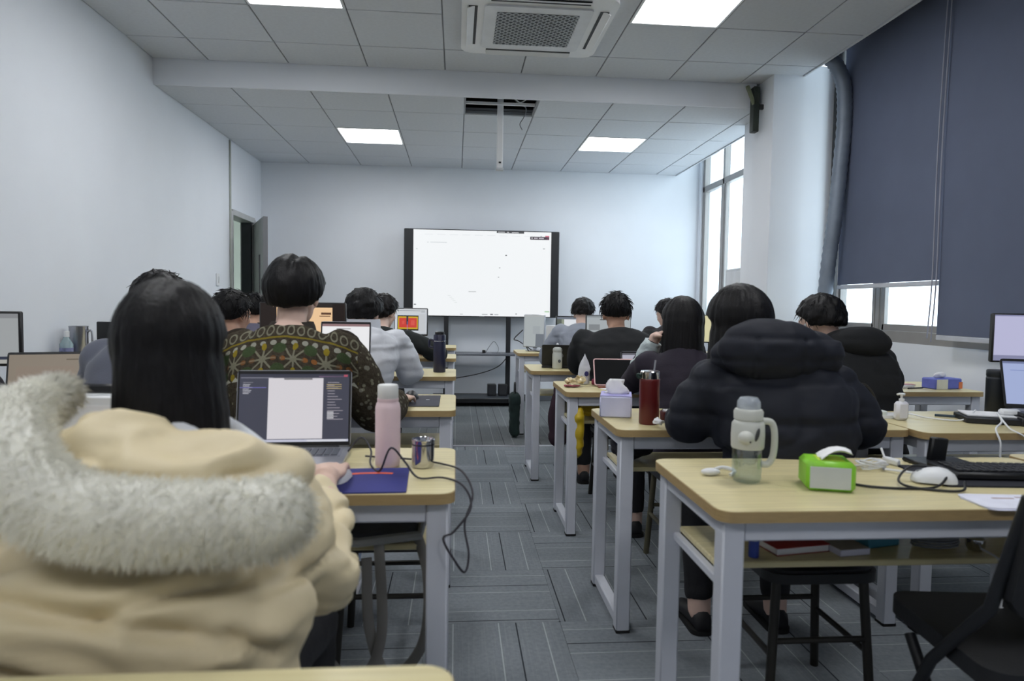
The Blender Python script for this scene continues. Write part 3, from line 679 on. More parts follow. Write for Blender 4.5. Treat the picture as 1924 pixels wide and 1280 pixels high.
def strands(mb, hc, R, count, seed, th, ln=(.03, .06), lift=.25, lo=-.2):
    """loose locks lying over the hair"""
    rg = np.random.default_rng(seed); C, A = SK
    for _ in range(count):
        q = rg.uniform(-PI, PI); z = rg.uniform(lo, 1); c = math.sqrt(1-z*z); D = Vector((c*math.sin(q), -c*math.cos(q), z))
        if D.y > .35 and z < .5: continue
        r = 1/math.sqrt((D.x/A.x)**2+(D.y/A.y)**2+(D.z/A.z)**2)+th*.85
        fl = (Vector((0, 0, -1))+Vector(rg.normal(0, .5, 3)))
        fl = (fl-D*fl.dot(D)).normalized(); L = rg.uniform(*ln); p = C+D*r
        pts = [p, p+fl*L*.5+D*L*lift*.5, p+fl*L+D*L*lift*.4]
        mb.tube([hc+R @ v for v in pts], [.0028, .0022, .0004], 4, True)
def wrinkle(amp=.006, fr=9, st=(1, 1, 1.8), seed=0, seams=None, fine=.0012, crease=.55):
    def f(P, N):
        cr = 0
        for k in range(2):
            q = vnoise(P*fr*(.75+.6*k)*np.array(st)+seed*3.3+k*11, seed+20+k); q2 = np.clip(vnoise(P*fr*.5+k*5+seed, seed+30+k)*1.5+.5, 0, 1); cr = cr-amp*crease*(1-.35*k)*np.exp(-(q/.15)**2)*q2
        d = -np.abs(vnoise(P*fr*np.array(st)+seed*7.1, seed))*amp+vnoise(P*fr*.5+3+seed, seed+1)*amp*.8+vnoise(P*38+seed, seed+2)*fine+cr
        if seams:
            per, off, dep, wd = seams; z = ((P[:, 2]-off) % per); z = np.minimum(z, per-z); d = d-dep*np.exp(-(z/wd)**2)+dep*.6*(z/per*2)
        return d
    return f
def person(label, hip, neck, head, hands=None, sw=.19, yaw=0, pitch=-12, hunch=.04, top=None, hair=None, trou=None, shoe=None, skin=None, hints=None, inf=.022, quilt=0., seams=None, wr=.006, seed=1, vox=.009, jvox=.011, girth=1., collar=None, hoodie=None, psi=0., armr=1., curl=.45, legs=True, topname='jacket', knee=(.1, .40), hem=0., head_roll=0, wfr=9, ainf=None, sdrop=.075, elbows=(None, None), sleeve=None, hs=1., extra=None, cut=0., folds=None, crease=.55):
    ainf = min(inf, .030) if ainf is None else ainf
    hip, neck, head = Vector(hip), Vector(neck), Vector(head); rt = thing('person', label, 'person', (hip.x, hip.y, 0)); O = Vector((hip.x, hip.y, 0))
    hip, neck, head = hip-O, neck-O, head-O; sk = skin or M_skin
    R = (Matrix.Rotation(math.radians(yaw), 3, 'Z') @ Matrix.Rotation(math.radians(pitch), 3, 'X') @ Matrix.Rotation(math.radians(head_roll), 3, 'Y'))
    Lx = Vector((math.cos(psi), math.sin(psi), 0))
    hands = hands or (hip+O+Vector((-.12, .42, .79-hip.z)), hip+O+Vector((.12, .42, .79-hip.z)))
    hints = hints or ((-.8, -.25, -.8), (.8, -.25, -.8))
    b = MB(); torso(b, hip-Vector((0, 0, .04)), neck, sw, hunch, -.012, psi=psi, kw=girth)
    nb = head+R @ Vector((0, -.02, -.06)); b.tube([neck-Vector((0, 0, .05)), neck*.5+nb*.5, nb], [.062, .052, .054], 16); skull_head(b, head, R)
    j = MB(); torso(j, hip-Vector((0, 0, .05+hem)), neck, sw, hunch, inf, 0, .965, psi=psi, kw=girth)
    for s, hw, hint in ((-1, hands[0], hints[0]), (1, hands[1], hints[1])):
        S = neck+Lx*s*sw*.93-Vector((0, 0, sdrop)); E, Wp = ik(S, Vector(hw)-O, .285, .25, hint)
        if elbows[s > 0] is not None: E, Wp = Vector(elbows[s > 0])-O, Vector(hw)-O
        limb(b, [S, E, Wp], [(0, .045), (.5, .036), (1, .026)]); d = (Wp-E).normalized(); dh = Vector((d.x*.6, d.y, d.z*.25-.06)).normalized()
        hand(b, Wp+d*.01, dh, (0, 0, -1), s, curl, hs)
        if sleeve and sleeve[0] == s:
            sl = MB(); limb(sl, [E-d*.03, E+d*.06, Wp-d*.01], [(0, sleeve[2]), (.5, sleeve[2]*.9), (1, sleeve[2]*.72)], 18); obj('sleeve', remesh(sl, 'sleeve', sleeve[1], .008, 2, wrinkle(.010, 14, seed=3)), rt)
        j.ell(S+Vector((0, 0, -.005)), (.056+ainf, .056+ainf, .056+ainf), 16, 10)
        limb(j, [S-Lx*s*.03, S+(E-S)*.3+Lx*s*.008, E, Wp-d*(.005+cut)], [(0, .054+ainf), (.3, .048*armr+ainf), (.62, .045*armr+ainf), (.9, .038*armr+ainf*.8), (1, .030*armr+ainf*.35)], 18, 10, quilt)
    for cc, r2 in (extra or []): j.ell(Vector(cc)-O, r2, 30, 18)
    if legs:
        t = MB(); t.ell(hip-Vector((0, -.03, .0)), (.17, .14, .088), 20, 12)
        for s in (-1, 1):
            h0 = hip+Lx*s*.085; kn = h0+Vector((s*knee[0]*.6, knee[1], -.055)); an = kn+Vector((0, -.03, -kn.z+.085))
            limb(b, [h0, h0+(kn-h0)*.9, kn+Vector((0, .01, -.05)), an, an-Vector((0, 0, .02))], [(0, .06), (.5, .05), (1, .035)])
            limb(t, [h0, h0+(kn-h0)*.9+Vector((0, 0, .01)), kn+Vector((0, .015, -.05)), an+Vector((0, 0, .03))], [(0, .085), (.45, .072), (.6, .068), (1, .052)], 16)
            f = MB(); a = Vector((an.x, an.y, 0)); rg = []
            for y, w, hgt in ((-.055, .026, .055), (-.04, .034, .085), (.0, .036, .088), (.05, .038, .072), (.10, .043, .055), (.15, .042, .045), (.19, .030, .034), (.205, .012, .022)):
                rg.append([a+Vector((w*math.cos(q), y, .002+max(0, hgt*(.5+.5*math.sin(q))))) for q in (2*PI*i/12 for i in range(12))])
            f.loft(rg); so = MB(); so.prism([(a.x+x, a.y+y) for x, y in rrect(-.043, -.06, .043, .205, .035, 5)], .001, .018)
            sh = f.build('shoe', shoe or M_bshoe, rt, ang=180); so.build('sole', M_rub if shoe is None else M_shoe, sh)
        obj('trousers', remesh(t, 'trousers', trou or M_trou, .013, 2, wrinkle(.005, 10, seed=seed+4)), rt)
    obj('body', remesh(b, 'body', sk, vox, 2), rt)
    wf = wrinkle(wr, wfr, seed=seed, seams=seams, crease=crease)
    def tdisp(P, N):
        d = wf(P, N)
        for x0, z0, x1, z1, dep, wd, bow in (folds or []):
            ax, az, bx, bz = x0-O.x, z0, x1-O.x, z1; ux, uz = bx-ax, bz-az; L2 = ux*ux+uz*uz
            t = np.clip(((P[:, 0]-ax)*ux+(P[:, 2]-az)*uz)/L2, 0, 1); e = np.hypot(P[:, 0]-ax-ux*t, P[:, 2]-az-uz*t-bow*np.sin(t*PI))
            d = d+np.where(P[:, 1] < .02, dep*(-np.exp(-(e/wd)**2)+.55*np.exp(-((e-2.2*wd)/(1.6*wd))**2))*np.sin(np.clip(t*1.1+.1, 0, 1)*PI)**.4, 0)
        return d
    tm = remesh(j, topname, top, jvox, 4, tdisp); obj(topname, tm, rt)
    if collar:
        cm, ch, cr = collar; c = MB(); nn = 28; dz = (nb-neck).normalized(); rg = []
        for i in range(nn):
            q = 2*PI*i/nn; e = Vector((math.cos(q), math.sin(q)*1.0, 0)); base = neck+Vector((0, .006, -.03))
            rg.append([base+e*(cr+.02)+dz*-.02, base+e*(cr+.006)+dz*ch*.6, base+e*(cr-.002)+dz*ch, base+e*(cr-.012)+dz*ch*.96, base+e*(cr-.012)-dz*.02])
        c.loft(rg, close=True); c.build('collar', cm, rt, ang=60)
    if hair:
        hm, fn, hv = hair; h = MB(); fn(h, head, R)
        hs = lambda P, N: vnoise(np.stack([np.arctan2(P[:, 0]-head.x, -(P[:, 1]-head.y))*13, P[:, 2]*9, P[:, 2]*0], 1), seed)*.0028+vnoise(np.stack([np.arctan2(P[:, 0]-head.x, -(P[:, 1]-head.y))*30, P[:, 2]*12, P[:, 2]*0+3], 1), seed+1)*.0016
        ho = obj('hair', remesh(h, 'hair', hm, hv, 2, hs), rt)
        if hoodie != 'sleek':
            st = MB(); strands(st, head, R, 260, seed, .014, lift=.30); st.build('loose_locks', hm, rt, kind='stuff', ang=180)
    for sx in (-1, 1):
        e = MB(); e.ell(head+R @ Vector((sx*.031, .083, .004)), (.0125, .0115, .0105), 12, 8, R); eo = e.build('eye', mat('eye_white', (226, 222, 218), .25), rt, ang=180)
        p = MB(); p.ell(head+R @ Vector((sx*.031, .0925, .003)), (.0055, .0025, .0055), 10, 6, R); p.build('iris', mat('dark_iris', (30, 22, 18), .2), eo, ang=180)
    lp = MB(); lp.ell(head+R @ Vector((0, .0885, -.064)), (.022, .008, .006), 12, 6, R); lp.build('lips', mat('lip_skin', (176, 112, 104), .5), rt, ang=180)
    return rt, O
def hood(rt, name, c, r, m, tilt=0, disp=None, vox=.009, extra=None, yaw=0):
    h = MB(); R = Matrix.Rotation(math.radians(yaw), 3, 'Z') @ Matrix.Rotation(math.radians(tilt), 3, 'X'); h.ell(c, r, 32, 20, R)
    if extra:
        for cc, r2 in extra: h.ell(cc, r2, 24, 14, R)
    return obj(name, remesh(h, name, m, vox, 3, disp), rt)

sh = lambda **k: (lambda mb, hc, R: hair_short(mb, hc, R, **k))
# --- man in the patterned sweater
rt, O = person('person in a brown and green patterned knit sweater, seen from behind, hand on a mouse', (-.575, 2.36, .52), (-.59, 2.47, 1.105), (-.59, 2.535, 1.215),
    ((-.74, 2.84, .79), (-.232, 2.83, .787)), elbows=((-.755, 2.56, .78), (-.298, 2.55, .775)), sdrop=.085, sw=.190, pitch=-6, yaw=-6, hunch=.06, top=sweater_mat(), hair=(M_hair, sh(th=.028, side=1.1, part=.14, nape=-.74, wave=.16, seed=3, front=.3), .006), trou=M_ljean, shoe=M_shoe, inf=.026, wr=.007, seed=2, vox=.0055, jvox=.009,
    collar=(mat('dark_brown_rib', (44, 36, 29), .9, bump=.5, bscale=160), .05, .075), topname='sweater', hints=((-.9, -.1, -.6), (.95, -.05, -.6)), hoodie='sleek', armr=1.25)
# --- grey hoodie behind the long-haired person
person('person in a plain slate grey sweatshirt partly hidden behind the long black hair', (-1.05, 2.34, .52), (-1.06, 2.46, 1.05), (-1.06, 2.53, 1.15), sw=.175, pitch=-10, yaw=8, hunch=.07, top=mat('slate_grey_cotton', (86, 90, 104), .9, var=.08, bump=.2, bscale=220, sheen=.2), hair=(M_hair, sh(th=.024, seed=5, wave=.6), .006), trou=M_jean, seed=5, topname='sweatshirt', wr=.005, hints=((-.4, -.2, -1), (.4, -.2, -1)), armr=1.1, inf=.028, collar=(mat('slate_grey_cotton', (86, 90, 104)), .03, .075))
M_navy = mat('muted_blue_grey_twill', (84, 86, 108), .9, var=.08, bump=.2, bscale=240)
person('person in a muted blue-grey jacket by the doorway, third row', (-1.22, 3.66, .52), (-1.215, 3.74, 1.02), (-1.215, 3.79, 1.115), sw=.20, pitch=-12, yaw=-25, hunch=.05, top=M_navy, hair=(M_hair, sh(th=.018, seed=7), .007), seed=7, topname='jacket', collar=(M_navy, .04, .07), wr=.008, skin=M_skin2)
person('person in a blue-grey jacket with dark collar, nearest the doorway', (-1.50, 5.02, .52), (-1.505, 5.12, 1.02), (-1.505, 5.18, 1.115), sw=.19, pitch=-14, yaw=20, hunch=.05, top=mat('faded_purple_grey_twill', (96, 94, 112), .9, var=.08, bump=.2, bscale=240), hair=(M_hair, sh(th=.016, seed=9), .008), seed=9, collar=(M_trou, .05, .07), wr=.008, skin=M_skin2, vox=.011)
# --- white puffer jacket
M_wpuf = mat('white_puffer_nylon', (206, 209, 216), .5, var=.03, bump=.15, bscale=60)
rt, O = person('person in a white puffer jacket leaning over the third desk row', (-.56, 3.64, .52), (-.53, 3.78, 1.045), (-.515, 3.83, 1.125), ((-.70, 4.1, .80), (-.275, 4.12, .80)), elbows=((-.82, 3.86, .80), (-.262, 3.86, .80)), sw=.205, pitch=-24, yaw=-14, hunch=.09, top=M_wpuf, hair=(M_hair, sh(th=.026, side=1.15, seed=11, nape=-.8, wave=.5), .006), seed=11, inf=.045, quilt=.04, seams=(.13, .03, .006, .012), wr=.014, armr=1.1, hints=((-.9, 0, -.6), (1, 0, -.35)), collar=(M_wpuf, .085, .098), shoe=M_shoe)
person('person in a black long-sleeved top beside the monitor with the red picture', (-.62, 5.06, .52), (-.565, 5.20, .99), (-.555, 5.28, 1.115), ((-.75, 5.55, .79), (-.25, 5.5, .79)), sw=.205, pitch=-18, yaw=-30, hunch=.08, top=mat('washed_black_cotton', (32, 36, 36), .9, var=.12, bump=.2, bscale=240), hair=(M_hairb, sh(th=.026, side=1.1, seed=13, nape=-.85, wave=.8), .006), seed=13, topname='shirt', hints=((-.9, 0, -.6), (1, 0, -.4)), armr=1.1, skin=M_skin)
# --- right hand rows
M_lgrey = mat('light_grey_knit', (156, 162, 174), .9, var=.07, bump=.3, bscale=200)
person('person in a light grey sweater at the front right desk', (1.10, 5.66, .52), (1.10, 5.80, 1.03), (1.115, 5.88, 1.12), sw=.21, pitch=-20, yaw=-35, hunch=.08, top=M_lgrey, hair=(M_hairb, sh(th=.024, seed=15, wave=.8, nape=-.6), .007), seed=15, topname='sweater', inf=.03, armr=1.1, wr=.010, vox=.011)
person('broad person in a plain black top with short cropped hair', (1.01, 4.07, .52), (1.01, 4.18, 1.045), (1.015, 4.24, 1.145), ((.88, 4.57, .795), (1.15, 4.57, .795)), elbows=((.795, 4.32, .805), (1.235, 4.32, .805)), sw=.225, pitch=-8, yaw=-10, hunch=.06, top=mat('plain_black_jersey', (27, 29, 32), .9, var=.1, bump=.15, bscale=260), hair=(M_hair, sh(th=.015, seed=17, nape=-.6), .006), seed=17, topname='shirt', inf=.03, girth=1.1, armr=1.1, wr=.007, skin=M_skin2, hints=((-1, 0, -.5), (1, 0, -.5)), collar=(mat('plain_black_jersey', (27, 29, 32)), .012, .075))
person('person in a dark jacket half hidden behind the long-haired person in the right rows', (1.87, 5.60, .52), (1.86, 5.74, 1.03), (1.852, 5.82, 1.125), sw=.20, pitch=-20, yaw=30, hunch=.06, top=mat('dark_plum_jacket', (36, 32, 38), .85, var=.1), hair=(M_hair, sh(th=.022, seed=19, wave=.7), .007), seed=19, wr=.008, vox=.011)
# --- long hair, hand at the cheek
def hl10(mb, hc, R):
    hair_short(mb, hc, R, th=.018, nape=-.9, front=.3, seed=21, wave=.15)
    hair_long(mb, hc, R, [(.06, .082, .105, -.005, 0), (.02, .095, .115, -.01, 0), (-.05, .10, .118, -.012, 0), (-.13, .098, .115, -.02, 0), (-.20, .09, .105, -.03, -.005), (-.27, .075, .085, -.04, -.01), (-.32, .05, .06, -.05, -.012)])
rt, O = person('person with long black hair resting a cheek on one hand, pale sleeve raised', (1.08, 3.03, .52), (1.07, 3.13, .99), (1.082, 3.17, 1.105), ((.972, 3.24, 1.03), (1.22, 3.45, .79)), sw=.17, pitch=-14, yaw=10, hunch=.06, top=mat('dark_violet_vest', (36, 30, 44), .85, var=.12, bump=.2, bscale=200), hair=(M_hair, hl10, .006), seed=21, hoodie='sleek', hints=((-.7, .5, -1), (.8, 0, -.6)), vox=.0055, topname='sweater', armr=.95, inf=.018, elbows=((.885, 3.33, .805), None), sleeve=(-1, mat('pale_aqua_fleece', (196, 208, 210), .95, var=.08, bump=.8, bscale=120), .066))
# --- black hooded puffer in the second right row
M_bpuf = mat('black_blue_puffer_nylon', (27, 30, 40), .68, var=.08, spec=.3, bump=.12, bscale=50)
def hl12(mb, hc, R):
    hair_short(mb, hc, R, th=.020, side=1.1, nape=-.95, front=.3, seed=23, wave=.12)
    hair_long(mb, hc, R, [(.05, .085, .105, -.005, 0), (-.02, .098, .115, -.01, 0), (-.09, .100, .115, -.012, -.004), (-.15, .09, .10, -.015, -.012), (-.18, .07, .08, -.02, -.02)])
rt, O = person('person in a black quilted puffer jacket with its hood down, elbows on the desk', (1.05, 2.0, .52), (1.02, 2.09, 1.02), (.93, 2.16, 1.13), ((.86, 2.44, .80), (1.24, 2.40, .80)), sw=.215, pitch=-14, yaw=14, head_roll=-6, hunch=.07, top=M_bpuf, hair=(M_hair, hl12, .006), seed=23, hoodie='sleek', inf=.042, quilt=.015, seams=(.115, .045, .005, .010), wr=.009, armr=1.1, elbows=((.765, 2.15, .815), (1.318, 2.09, .80)), hem=0, jvox=.010, collar=(M_bpuf, .07, .10))
def q12(P, N):
    x = P[:, 0]+.085; z = P[:, 2]; d = wrinkle(.010, 9, seed=9)(P, N)
    for c in (1.03, 1.10): d = d-.006*np.exp(-((z-c)/.009)**2)
    for c in (-.08, .075): d = d-.005*np.exp(-((x-c)/.009)**2)*(z < 1.10)
    return d
hood(rt, 'hood', Vector((.962, 1.985, 1.058))-O, (.165, .088, .102), M_bpuf, -10, q12, .008, [(Vector((.90, 2.06, 1.03))-O, (.10, .10, .07)), (Vector((1.12, 2.04, 1.04))-O, (.10, .10, .08))])
# --- black hoodie by the window
rt, O = person('person in a black hooded sweatshirt by the window, short hair', (1.90, 3.0, .52), (1.84, 3.10, 1.02), (1.775, 3.17, 1.12), ((1.62, 3.5, .79), (2.06, 3.5, .79)), sw=.215, pitch=-14, yaw=22, hunch=.07, top=mat('soft_black_fleece', (24, 26, 29), .95, var=.1, bump=.25, bscale=200), hair=(M_hair, sh(th=.026, side=1.05, seed=25, nape=-.55, wave=.5), .006), seed=25, inf=.045, armr=1.1, wr=.010, hints=((-1, 0, -.4), (1, 0, -.5)), topname='hoodie')
hood(rt, 'hood', Vector((1.885, 3.0, 1.035))-O, (.145, .09, .078), mat('soft_black_fleece', (24, 26, 29)), -12, wrinkle(.008, 9, seed=6), .009, [(Vector((1.87, 3.06, 1.045))-O, (.13, .11, .055))])
MB().ell(Vector((1.690, 3.15, 1.105))-O, (.006, .008, .014), 8, 6).build('earbud', M_white, rt)
# --- long-haired person in the cream coat with the fur-trimmed hood
M_cream = mat('cream_puffer_nylon', (218, 203, 166), .55, var=.05, scale=5, bump=.15, bscale=40)
def hl1(mb, hc, R):
    hair_short(mb, hc, R, th=.010, nape=-.95, front=.3, seed=31, wave=.10, part=.1)
    hair_long(mb, hc, R, [(.075, .064, .092, -.005, 0), (.035, .080, .104, -.008, .002), (-.02, .085, .110, -.012, .006), (-.09, .088, .112, -.02, .012), (-.15, .089, .108, -.025, .016), (-.20, .086, .10, -.028, .018), (-.235, .075, .085, -.03, .022), (-.265, .055, .06, -.03, .03)])
rt, O = person('person with long black hair in a cream fur-hooded coat, hand on a blue pad', (-.47, 1.10, .52), (-.485, 1.17, .965), (-.497, 1.225, 1.095), ((-.68, 1.60, .80), (-.292, 1.535, .785)), sw=.19, pitch=-16, yaw=4, hunch=.05, top=M_cream, hair=(M_hair, hl1, .0055), seed=31, hoodie='sleek', inf=.05, quilt=.03, seams=None, wr=.026, armr=1.0, sdrop=.125, elbows=(None, (-.238, 1.20, .690)), hs=1.15, cut=.012, extra=[((-.50, 1.00, .72), (.295, .13, .13)), ((-.47, .99, .60), (.27, .14, .16)), ((-.30, 1.12, .80), (.10, .12, .09))], vox=.0050, jvox=.009, hem=0, curl=.42, wfr=8, crease=.8, folds=[(-.66, .80, -.20, .695, .020, .010, .02), (-.62, .735, -.30, .655, .016, .009, -.012), (-.46, .775, -.24, .80, .014, .008, .012), (-.30, .74, -.215, .68, .012, .008, 0)], topname='puffer_coat')
def hd1(P, N): return wrinkle(.026, 10, (1, 1, 2.4), 12)(P, N)
hood(rt, 'hood', Vector((-.43, 1.045, .925))-O, (.19, .12, .072), M_cream, -12, hd1, .007, [(Vector((-.505, 1.06, .968))-O, (.095, .095, .070)), (Vector((-.33, 1.08, .912))-O, (.105, .10, .055)), (Vector((-.575, 1.04, .95))-O, (.05, .08, .06))])
fp = spline([Vector(p)-O for p in ((-.224, .98, .89), (-.258, .94, .890), (-.322, .92, .893), (-.398, .905, .898), (-.484, .900, .912), (-.553, .915, .942), (-.602, .955, .983), (-.630, 1.02, 1.012), (-.640, 1.10, 1.028), (-.643, 1.17, 1.035))], 8)
K = len(fp); fr_ = [.049*min(1, .45+i/4, .42+(K-1-i)/38) for i in range(K)]
ft = MB(); ft.tube(fp, fr_, 20); M_fur = mat('ivory_fur', (240, 239, 230), .95, var=.05, scale=14, bump=.5, bscale=160, spec=.1)
fo = ft.build('fur_trim', M_fur, rt, ang=180, label='ivory fur trim around the hood')
fs = MB(); rg = np.random.default_rng(5); V = []; F = []
for _ in range(26000):
    i = rg.uniform(0, K-1.001); a = int(i); t = i-a; p = fp[a].lerp(fp[a+1], t); tg = (fp[a+1]-fp[a]).normalized(); r = fr_[a]*(1-t)+fr_[a+1]*t
    n = Vector(rg.normal(0, 1, 3)); n = (n-tg*n.dot(tg)).normalized(); L = rg.uniform(.010, .024); b = p+n*r*.95
    dv = (n*.75+Vector(rg.normal(0, .35, 3))+Vector((0, 0, -.35))).normalized(); s_ = dv.cross(n+Vector((.1, .2, .3))).normalized()*.0007; k = len(V)
    V += [b-s_, b+s_, b+dv*L*.6+s_*.6-Vector((0, 0, L*.05)), b+dv*L-Vector((0, 0, L*.2))]; F += [(k, k+1, k+2), (k, k+2, k+3)]
fs.add(V, F); fs.build('fur_pile', M_fur, fo, kind='stuff', ang=180)
MB().tube([Vector((-.42+.085*math.cos(q), 1.185+.07*math.sin(q), .955-.05*math.cos(q)))-O for q in [2*PI*i/24 for i in range(24)]], .024, 12, close=True).build('collar', mat('white_fleece', (216, 219, 224), .9, var=.05, bump=.4, bscale=150), rt, ang=180)
# ------------------------------------------------------------------ stools under the people, bags and coats
stool('black stool under the person in the patterned sweater', -.575, 2.30)
stool('black stool under the person in the slate grey sweatshirt', -1.05, 2.28)
stool('black stool under the person in the muted blue-grey jacket', -1.22, 3.60)
stool('black stool under the person nearest the doorway', -1.50, 4.97)
stool('black stool under the person in the white puffer jacket', -.56, 3.58)
stool('black stool under the person in the washed black top', -.62, 5.0)
stool('olive brown stool at the front right desk', 1.10, 5.6, m=M_olive)
stool('black stool under the broad person in black', 1.01, 4.0)
stool('black stool at the front row desk below the front window', 1.87, 5.55)
stool('olive brown stool under the long-haired person in the right rows', 1.08, 2.98, m=M_olive)
stool('black stool under the person in the black quilted puffer', 1.05, 1.95)
stool('black stool under the person by the window', 1.90, 2.95)
stool('black stool under the person in the cream coat', -.47, 1.06)
st = stool('dark stool beside the aisle under the pink bottle desk', -.22, 2.30, .43)
bp_ = thing('backpack', 'grey and black backpack with dangling straps on the shelf below the pink bottle', 'backpack', (-.235, 1.80, .577))
M_bag = mat('charcoal_bag_nylon', (58, 60, 62), .7, var=.2, bump=.3, bscale=90)
b = MB(); b.box((0, 0, .035), (.30, .24, .07), .03); b.ell((0, .02, .05), (.13, .10, .05)); obj('body', remesh(b, 'body', M_bag, .010, 3, wrinkle(.010, 11, seed=4)), bp_)
MB().tube([(-.15, -.125, .03), (0, -.15, .022), (.15, -.125, .03), (.155, -.05, .05)], .012, 8).build('piping', mat('pale_grey_webbing', (150, 152, 150), .7), bp_)
for pts in ([(-.09, -.13, .03), (-.12, -.15, -.1), (-.06, -.17, -.27), (.02, -.17, -.30), (.06, -.16, -.2), (.05, -.14, .02)], [(.13, -.08, .05), (.17, -.12, -.08), (.16, -.14, -.24), (.08, -.15, -.32), (.03, -.15, -.2), (.02, -.14, -.02)]):
    MB().tube(spline(pts, 8), .013, 8, flat=.25).build('strap', mat('warm_grey_webbing', (118, 116, 112), .8), bp_)
b = thing('shopping_bag', 'yellow plastic bag hanging under the snack wrapper desk', 'bag', (.635, 3.42, .40))
h = MB(); h.ell((0, 0, .13), (.028, .05, .13)); h.ell((.0, .0, .22), (.035, .06, .05)); obj('body', remesh(h, 'body', mat('yellow_plastic_film', (206, 176, 36), .4, var=.12), .009, 2, wrinkle(.012, 14, seed=8)), b)
MB().tube(spline([(-.015, 0, .25), (-.01, 0, .29), (.01, 0, .29), (.015, 0, .25)]), .006, 6).build('handle', mat('yellow_plastic_film', (206, 176, 36)), b)
b = thing('hanging_coat', 'dark maroon coat hanging under the desk with the white sports bottle', 'coat', (.67, 4.43, .28))
h = MB(); h.ell((0, 0, .17), (.05, .05, .20)); h.ell((.01, 0, .30), (.04, .04, .10)); h.ell((.02, 0, .03), (.07, .06, .06)); obj('cloth', remesh(h, 'cloth', mat('dark_maroon_cloth', (50, 30, 42), .9, var=.2), .010, 2, wrinkle(.016, 12, (2, 2, .6), 9)), b)
b = thing('tote_bag', 'dark green bag standing beside the front right desk', 'bag', (.53, 6.0, 0))
h = MB(); h.box((0, 0, .2), (.10, .16, .40), .03); obj('body', remesh(h, 'body', mat('dark_green_canvas', (26, 44, 42), .9, var=.2), .012, 2, wrinkle(.012, 9, seed=3)), b); MB().tube(spline([(0, -.05, .38), (0, -.03, .48), (0, .03, .48), (0, .05, .38)]), .008, 6).build('handle', M_black, b)
b = thing('dark_jacket', 'dark olive jacket heaped under the right edge desk', 'jacket', (2.18, 2.12, 0)); stool('black stool under the dark olive jacket heap', 2.18, 2.12, .40)
b.location.z = .402; h = MB(); h.ell((0, 0, .11), (.20, .17, .12)); h.ell((.10, -.02, .16), (.12, .12, .08)); obj('cloth', remesh(h, 'cloth', mat('dark_olive_cloth', (38, 37, 36), .85, var=.2), .012, 2, wrinkle(.03, 8, seed=2)), b)

# ------------------------------------------------------------------ computers
def laptop(label, x, y, rz, w, d, h, tilt, col, items, bgc, s, z=.75, bez=.007, keys=False, lidc=None, group='laptops', logo=False, base=True):
    t = thing('laptop', label, 'laptop', (x, y, z), rz, group)
    bs = MB(); bs.prism(rrect(-w/2, -d/2, w/2, d/2, .012, 4), .002, .014); bs.build('base', col, t)
    for sx in (-1, 1): MB().box((sx*w*.4, -d*.35, .0015), (.03, .008, .003)).build('rubber_foot', M_rub, t)
    kb = MB(); kb.box((0, d*.12, .0145), (w*.9, d*.46, .001)); kw = kb.build('keyboard_deck', mat('key_well_grey', (120, 122, 132), .5), t)
    if keys:
        k = MB(); km = mat('grey_keycap', (84, 88, 98), .5)
        for r_ in range(5):
            for c_ in range(14): k.box((-w*.43+w*.86*(c_+.5)/14, d*.12-d*.2+d*.4*(r_+.5)/5, .0165), (w*.86/14*.82, d*.4/5*.80, .003), .0008)
        k.build('keys', km, kw, kind='stuff')
    MB().box((0, -d*.32, .0143), (w*.34, d*.26, .0008)).build('touchpad', mat('touchpad_silver', (168, 168, 182), .35), t)
    lid = MB().prism(rrect(-w/2, 0, w/2, h, .010, 4), -.003, .003).build('lid', lidc or col, t, (0, d/2-.004, .016), (math.radians(90)-tilt, 0, 0))
    # lid local: x, y up the lid, z toward the user after rotation
    lid.rotation_euler = (math.radians(90-math.degrees(tilt)), 0, 0)
    bz = MB(); bz.box((0, h/2, .0034), (w-.004, h-.004, .0012)); bz.build('bezel', M_black, lid)
    e = MB(); dx, y0, y1 = w/2-bez, bez*1.9, h-bez*1.6; ms = [emit(bgc, s)]; zz = .0043
    e.quad((-dx, y0, zz), (dx, y0, zz), (dx, y1, zz), (-dx, y1, zz)); W_, H_ = 2*dx, y1-y0
    for q in items:
        m = emit(q[4], s); zq = zz+.0002+(.0002 if len(q) > 5 else 0)
        if m not in ms: ms.append(m)
        e.quad((-dx+q[0]*W_, y1-q[3]*H_, zq), (-dx+q[2]*W_, y1-q[3]*H_, zq), (-dx+q[2]*W_, y1-q[1]*H_, zq), (-dx+q[0]*W_, y1-q[1]*H_, zq), ms.index(m))
    e.build('screen_picture', ms, lid)
    MB().tube([(-w*.4, d/2-.004, .014), (w*.4, d/2-.004, .014)], .005, 8).build('hinge', M_black2, t)
    if logo: MB().tube([(0+.022*math.cos(q), h*.5+.016*math.sin(q), -.0036) for q in [2*PI*i/20 for i in range(20)]], .0022, 6, close=True).build('logo', M_silver, lid)
    return t
def monitor(label, x, y, rz, w, h, zc, items, bgc, s, col=None, tilt=0., depth=.03, z=.75, bez=.010, round_base=True, chin=.018, base=True):
    col = col or M_black; t = thing('monitor', label, 'monitor', (x, y, z), rz, 'monitors')
    if round_base: MB().lathe([(.09, 0), (.092, .006), (.07, .010), (.02, .016)], (0, .05, .001), 28).build('stand_base', col, t)
    else: MB().box((0, .05, .006), (.22, .16, .012), .004).build('stand_base', col, t)
    MB().box((0, .06, (zc-z)/2+.012), (.04, .02, zc-z-.02), .004).build('stand_neck', col, t)
    p = thing('panel', '', '', (0, 0, zc-z)); p.parent = t
    for k in ('label', 'category'): del p[k]
    p.rotation_euler = (-tilt, 0, 0)
    MB().box((0, depth/2+.002, 0), (w, depth, h), .005).build('panel_housing', col, p)
    display(p, -w/2+bez, -h/2+chin, w/2-bez, h/2-bez, -.0005, items, bgc, s)
    bpm = bpy.data.objects.new; 
    return t
